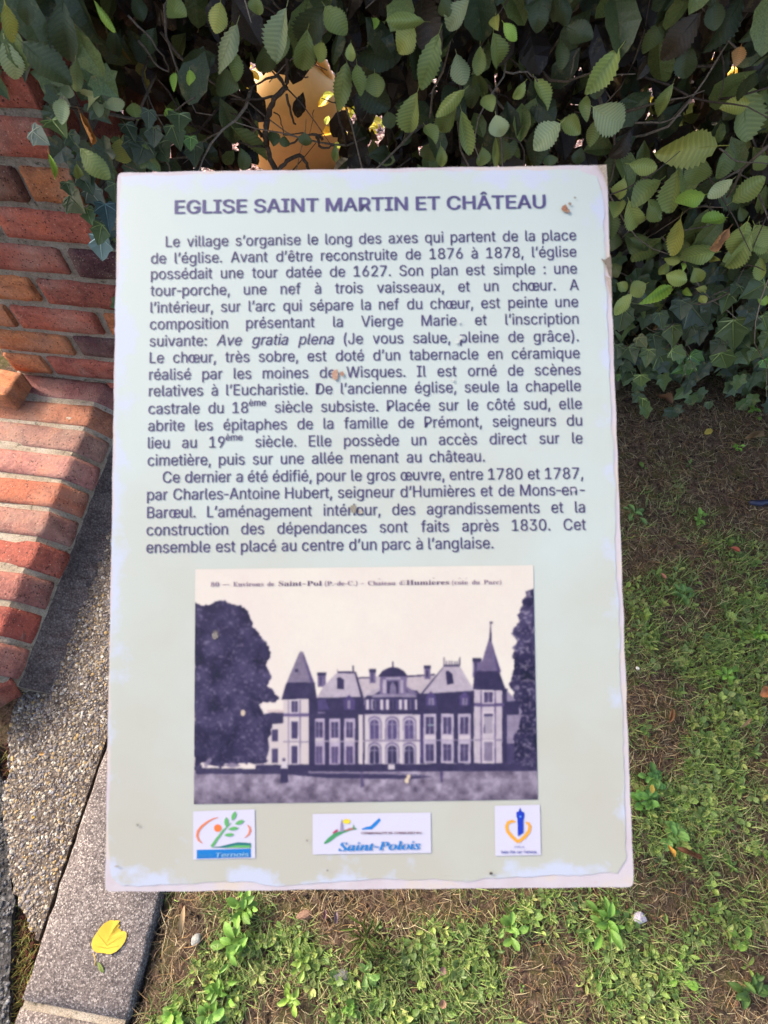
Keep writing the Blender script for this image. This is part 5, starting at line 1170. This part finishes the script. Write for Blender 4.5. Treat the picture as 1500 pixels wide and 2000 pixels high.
for s_, x0, x1, base, mi in (("8", 112, 128, BB, 0), ("0", 131, 147, BB, 0), ("-", 160, 190, BB, 0), ("Environs", 205, 332, BB, 0), ("de", 348, 376, BB, 0), ("Saint", 395, 492, BB, 1), ("-", 497, 508, BB, 1), ("Pol", 513, 575, BB, 1), ("(P.-de-C.)", 588, 724, BB, 0), ("-", 740, 752, BB, 0), ("Château", 768, 884, BB, 0), ("d’", 900, 922, BB, 0), ("Humières", 928, 1108, BB, 1), ("(côté", 1120, 1186, BB, 0), ("du", 1203, 1236, BB, 0), ("Parc)", 1252, 1326, BB, 0)):
    m_ = MB(); yb = lambda x: 119-(x-110)*.0085
    serif(capl, s_, zc(x0, yb(x0)), zc(x1, yb(x1)), .0078 if mi == 0 else .0086, base, (1, 1, 1, 1) if mi == 0 else (.55, .5, .6, 1))
def attr_ink(name):
    m, nt, b = mat(name, .4, .35); at_ = N(nt, 'Attribute', attribute_name='Col'); c = mixc(nt, at_.outputs['Color'], (.155, .105, .15, 1), 1.0, 'MULTIPLY'); nt.links.new(c, b.inputs['Base Color']); return m
link('caption_lettering', capl.mesh('caption_lettering', attr_ink('caption_print')), sign, SL)
# ---- logos: flat coloured print
def pure_attr():
    m, nt, b = mat('logo_print', .38, .35); at_ = N(nt, 'Attribute', attribute_name='Col'); nt.links.new(at_.outputs['Color'], b.inputs['Base Color']); return m
M_LOGO = pure_attr(); WHT = (.34, .335, .41, 1)
def lz(ox, s, oy=1560): return lambda x, y: (ox+x/s, oy+y/s)
def poly(mb, pts, col, z):
    if col is not WHT: col = tuple(c*.46 for c in col[:3])+(1,)
    P2 = [ats(*p, z) for p in pts]; ar = sum(P2[i].x*P2[(i+1) % len(P2)].y-P2[(i+1) % len(P2)].x*P2[i].y for i in range(len(P2)))
    mb.add(P2, [tuple(range(len(P2))) if ar > 0 else tuple(range(len(P2)))[::-1]], col)
def stroke(mb, tr, pts, ws, col, z):
    n = len(pts); l_, r_ = [], []
    for i in range(n):
        a0 = pts[max(0, i-1)]; b0_ = pts[min(n-1, i+1)]; d = math.hypot(b0_[0]-a0[0], b0_[1]-a0[1]) or 1; nx_, ny_ = -(b0_[1]-a0[1])/d, (b0_[0]-a0[0])/d
        w_ = ws[i]/2; l_.append(tr(pts[i][0]+nx_*w_, pts[i][1]+ny_*w_)); r_.append(tr(pts[i][0]-nx_*w_, pts[i][1]-ny_*w_))
    for i in range(n-1): poly(mb, [l_[i], l_[i+1], r_[i+1], r_[i]], col, z)
def leafp(mb, tr, cx, cy, L, wd, ang, col, z):
    ca_, sa_ = math.cos(rad(ang)), math.sin(rad(ang)); pts = []
    for k in range(12):
        t = k/12*2*math.pi; u = math.cos(t)*L/2; v_ = math.sin(t)*wd/2*(1-abs(math.cos(t))**3*.6); pts.append(tr(cx+u*ca_-v_*sa_, cy+u*sa_+v_*ca_))
    poly(mb, pts, col, z)
def logo_text(mb, s, L, R_, em, col, fnt, base=None, shear=0, bold=0, z=.0014):
    col = tuple(c*.46 for c in col[:3])+(1,)
    g_ = glyphs(mathtext(s, base) if base else s, fnt, shear); L = ats(*L); R_ = ats(*R_); ex = (R_-L).normalized(); ey = Vector((-ex.y, ex.x, 0)); sx = (R_-L).length/(g_[3]-g_[2])
    for i in range(1+bold*2): place(mb, g_, (-g_[2]+(0, -.02, .02)[i])*sx, 0, sx, em, L, ex, ey, z+i*.00003, col)
GRN, GR2, ORA, BLU, TEA = rgb(105, 190, 110), rgb(70, 150, 80), rgb(240, 140, 90), rgb(20, 130, 215), rgb(40, 125, 130)
mb = MB(); tr = lz(360, 4.167); poly(mb, [(378, 1584), (498, 1580), (499, 1675), (378, 1678)], WHT, .0008)
a_ = [(275+math.cos(rad(t))*165, 260+math.sin(rad(t))*112) for t in range(270, 140, -10)]
arc = [(280, 148), (240, 158), (190, 185), (145, 220), (115, 260), (108, 300), (120, 335), (150, 358)]
stroke(mb, tr, arc, [4, 10, 16, 20, 22, 20, 16, 5], ORA, .0010); stroke(mb, tr, [(515, 208), (535, 230), (538, 258), (525, 288), (492, 315)], [6, 16, 20, 14, 4], ORA, .0010)
poly(mb, [tr(275+31*math.cos(t/16*6.283), 235+31*math.sin(t/16*6.283)) for t in range(16)], rgb(250, 130, 60), .0010)
stroke(mb, tr, [(225, 385), (270, 320), (320, 255), (350, 225), (385, 190)], [24, 20, 15, 8, 4], GRN, .0011)
for (cx, cy, L_, w_, an) in ((345, 185, 80, 34, 88), (405, 135, 78, 34, -68), (452, 187, 78, 32, -22), (402, 238, 82, 30, -8), (368, 288, 78, 28, -6)): leafp(mb, tr, cx, cy, L_, w_, an, GRN, .0012)
poly(mb, [tr(*p) for p in ((215, 392), (300, 382), (380, 362), (440, 350), (500, 352), (545, 358), (545, 388), (460, 392), (350, 396))], TEA, .0010); poly(mb, [tr(*p) for p in ((330, 392), (430, 372), (540, 374), (542, 394))], GRN, .0012)
poly(mb, [tr(*p) for p in ((104, 412), (543, 402), (545, 472), (104, 484))], BLU, .0009)
logo_text(mb, "Pays du", tr(118, 466), tr(235, 462), .0042, rgb(80, 160, 225), INTER); logo_text(mb, "Ternois", tr(262, 468), tr(528, 462), .0064, rgb(150, 200, 240), INTER, None, .2, 1)
link('left_logo', mb.mesh('left_logo', M_LOGO), sign, SL)
mb = MB(); tr = lz(360, 4.167); tr2 = lz(720, 4.167); poly(mb, [(611, 1589), (841, 1586), (842, 1665), (611, 1668)], WHT, .0008)
stroke(mb, tr, [(1140, 360), (1180, 330), (1230, 290), (1290, 265), (1350, 248), (1402, 240)], [14, 34, 34, 22, 14, 10], rgb(80, 165, 110), .0010)
poly(mb, [tr(*p) for p in ((1268, 265), (1272, 200), (1282, 160), (1292, 200), (1298, 262))], rgb(165, 155, 190), .0011); poly(mb, [tr(*p) for p in ((1298, 258), (1340, 235), (1375, 232), (1378, 246))], rgb(190, 120, 110), .0011)
poly(mb, [tr(1322+32*math.cos(t/14*6.283), 180+20*math.sin(t/14*6.283)) for t in range(14)], rgb(245, 225, 60), .0011); stroke(mb, tr, [(1208, 275), (1235, 258), (1252, 248)], [8, 18, 8], rgb(200, 60, 110), .0012); poly(mb, [tr(*p) for p in ((1368, 235), (1378, 200), (1388, 235))], rgb(110, 170, 110), .0012)
stroke(mb, tr2, [(-55, 245), (-20, 235), (20, 232), (50, 205), (92, 162)], [8, 20, 28, 28, 22], rgb(20, 135, 225), .0010)
logo_text(mb, "COMMUNAUTÉ DE COMMUNES DU", tr2(-60, 281), tr2(428, 279), .0030, rgb(110, 40, 60), INTER, None, 0, 1)
logo_text(mb, "Saint-Polois", tr(1258, 418), tr2(418, 404), .0135, rgb(25, 140, 225), NMATH, 0x1D434, 0, 1)
link('middle_logo', mb.mesh('middle_logo', M_LOGO), sign, SL)
mb = MB(); tr = lz(720, 4.167); poly(mb, [(966, 1573), (1054, 1571), (1056, 1669), (967, 1671)], WHT, .0008)
BL2 = rgb(25, 60, 200); OR2 = rgb(250, 180, 60)
stroke(mb, tr, [(1192, 185), (1165, 178), (1135, 190), (1120, 222), (1130, 262), (1165, 305), (1215, 348)], [14, 24, 28, 28, 28, 28, 26], OR2, .0010); stroke(mb, tr, [(1275, 190), (1298, 196), (1310, 222), (1302, 262), (1268, 305), (1215, 348)], [14, 24, 28, 28, 28, 26], OR2, .00104)
poly(mb, [tr(*p) for p in ((1212, 300), (1208, 165), (1200, 135), (1200, 105), (1218, 98), (1230, 66), (1242, 98), (1262, 105), (1264, 140), (1256, 165), (1256, 272))], BL2, .0012); poly(mb, [tr(1232+9*math.cos(t/10*6.283), 140+10*math.sin(t/10*6.283)) for t in range(10)], rgb(90, 150, 240), .0013)
logo_text(mb, "Office", tr(1182, 394), tr(1262, 392), .0030, rgb(110, 120, 200), INTER, None, .1, 0); logo_text(mb, "Saint-Pol-sur-Ternoise", tr(1075, 437), tr(1362, 435), .0038, rgb(50, 70, 180), INTER, None, 0, 1)
link('right_logo', mb.mesh('right_logo', M_LOGO), sign, SL)
# stains, chips and nicks on the sheet
M_STAIN = attr_material('rust_stain', .8, 900, .5, 1.3, .4, .0005)
def stain(px_, py_, rpx, col, seed, asp=1.0, z=.0016):
    col = tuple(c*.47 for c in col[:3])+(1,)
    mb = MB(); pts = []
    for k in range(18):
        t = k/18*2*math.pi; r = rpx*(1+.45*noise.noise(Vector((math.cos(t)*1.4+seed, math.sin(t)*1.4, seed)))+.25*noise.noise(Vector((math.cos(t)*4+seed, math.sin(t)*4, 1)))); pts.append((px_+math.cos(t)*r, py_-math.sin(t)*r*asp))
    P2 = [ats(*p, z) for p in pts]; mb.add(P2, [tuple(range(18))], col); link('stain', mb.mesh('stain', M_STAIN), sign, SL)
for a_ in ((1102, 409, 6, (.42, .2, .12, 1), 1), (1108, 414, 4, (.5, .3, .2, 1), 9), (1112, 400, 3, (.35, .25, .2, 1), 2), (1122, 388, 2, (.35, .3, .25, 1), 3), (655, 733, 7, (.6, .36, .26, 1), 4, 1.3), (668, 731, 4, (.5, .28, .2, 1), 5), (690, 994, 6.5, (.36, .33, .27, 1), 7, 1.2), (704, 1000, 4, (.55, .5, .4, 1), 8), (900, 661, 4, (.8, .84, .84, 1), 12), (892, 668, 5, (.78, .84, .84, 1), 13), (1119, 957, 5, (.75, .75, .85, 1), 14, .6), (896, 630, 3, (.8, .85, .85, 1), 15), (884, 743, 3, (.78, .82, .82, 1), 16),
           (958, 1704, 3, (.12, .1, .1, 1), 17), (421, 1241, 6, (.28, .25, .24, 1), 18, 1, .0013), (640, 1698, 2, (.3, .27, .25, 1), 19), (600, 1640, 2, (.35, .33, .3, 1), 20), (270, 1610, 3, (.4, .4, .36, 1), 23), (230, 1690, 4, (.55, .5, .45, 1), 24, .5)): stain(*a_)
def nick(pts, col, z=.0017):
    col = tuple(c*.5 for c in col[:3])+(1,)
    mb = MB(); P2 = [ats(*p, z) for p in pts]; ar = sum(P2[i].x*P2[(i+1) % len(P2)].y-P2[(i+1) % len(P2)].x*P2[i].y for i in range(len(P2))); mb.add(P2, [tuple(range(len(P2))) if ar > 0 else tuple(range(len(P2)))[::-1]], col); link('stain', mb.mesh('stain', M_STAIN), sign, SL)
nick([(1172, 507), (1180, 509), (1192, 501), (1194, 545), (1188, 540), (1182, 520)], (.26, .21, .17, 1)); nick([(1165, 325), (1183, 324), (1186, 375), (1178, 345)], (.5, .42, .34, 1)); nick([(1180, 540), (1192, 545), (1194, 590), (1186, 560)], (.55, .45, .40, 1))
# post, head plate and bolts under the board
mb = MB(); v_, f_ = box(-.03, .03, -.03, .03, -.05, SO.z-.03); mb.add(v_, f_); link('post', mb.mesh('post', M_METAL), sign, None, (.10, .12, .10, 1))
mb = MB(); v_, f_ = box(-.12, .12, -.16, .16, -.0105, -.0065); mb.add(v_, f_); link('mounting_plate', mb.mesh('mounting_plate', M_METAL), sign, SL, (.10, .12, .10, 1))
mb = MB(); v_, f_ = box(-.028, .028, -.05, .05, -.045, -.0110); mb.add(v_, f_); link('bracket', mb.mesh('bracket', M_METAL), sign, SL, (.08, .10, .08, 1))
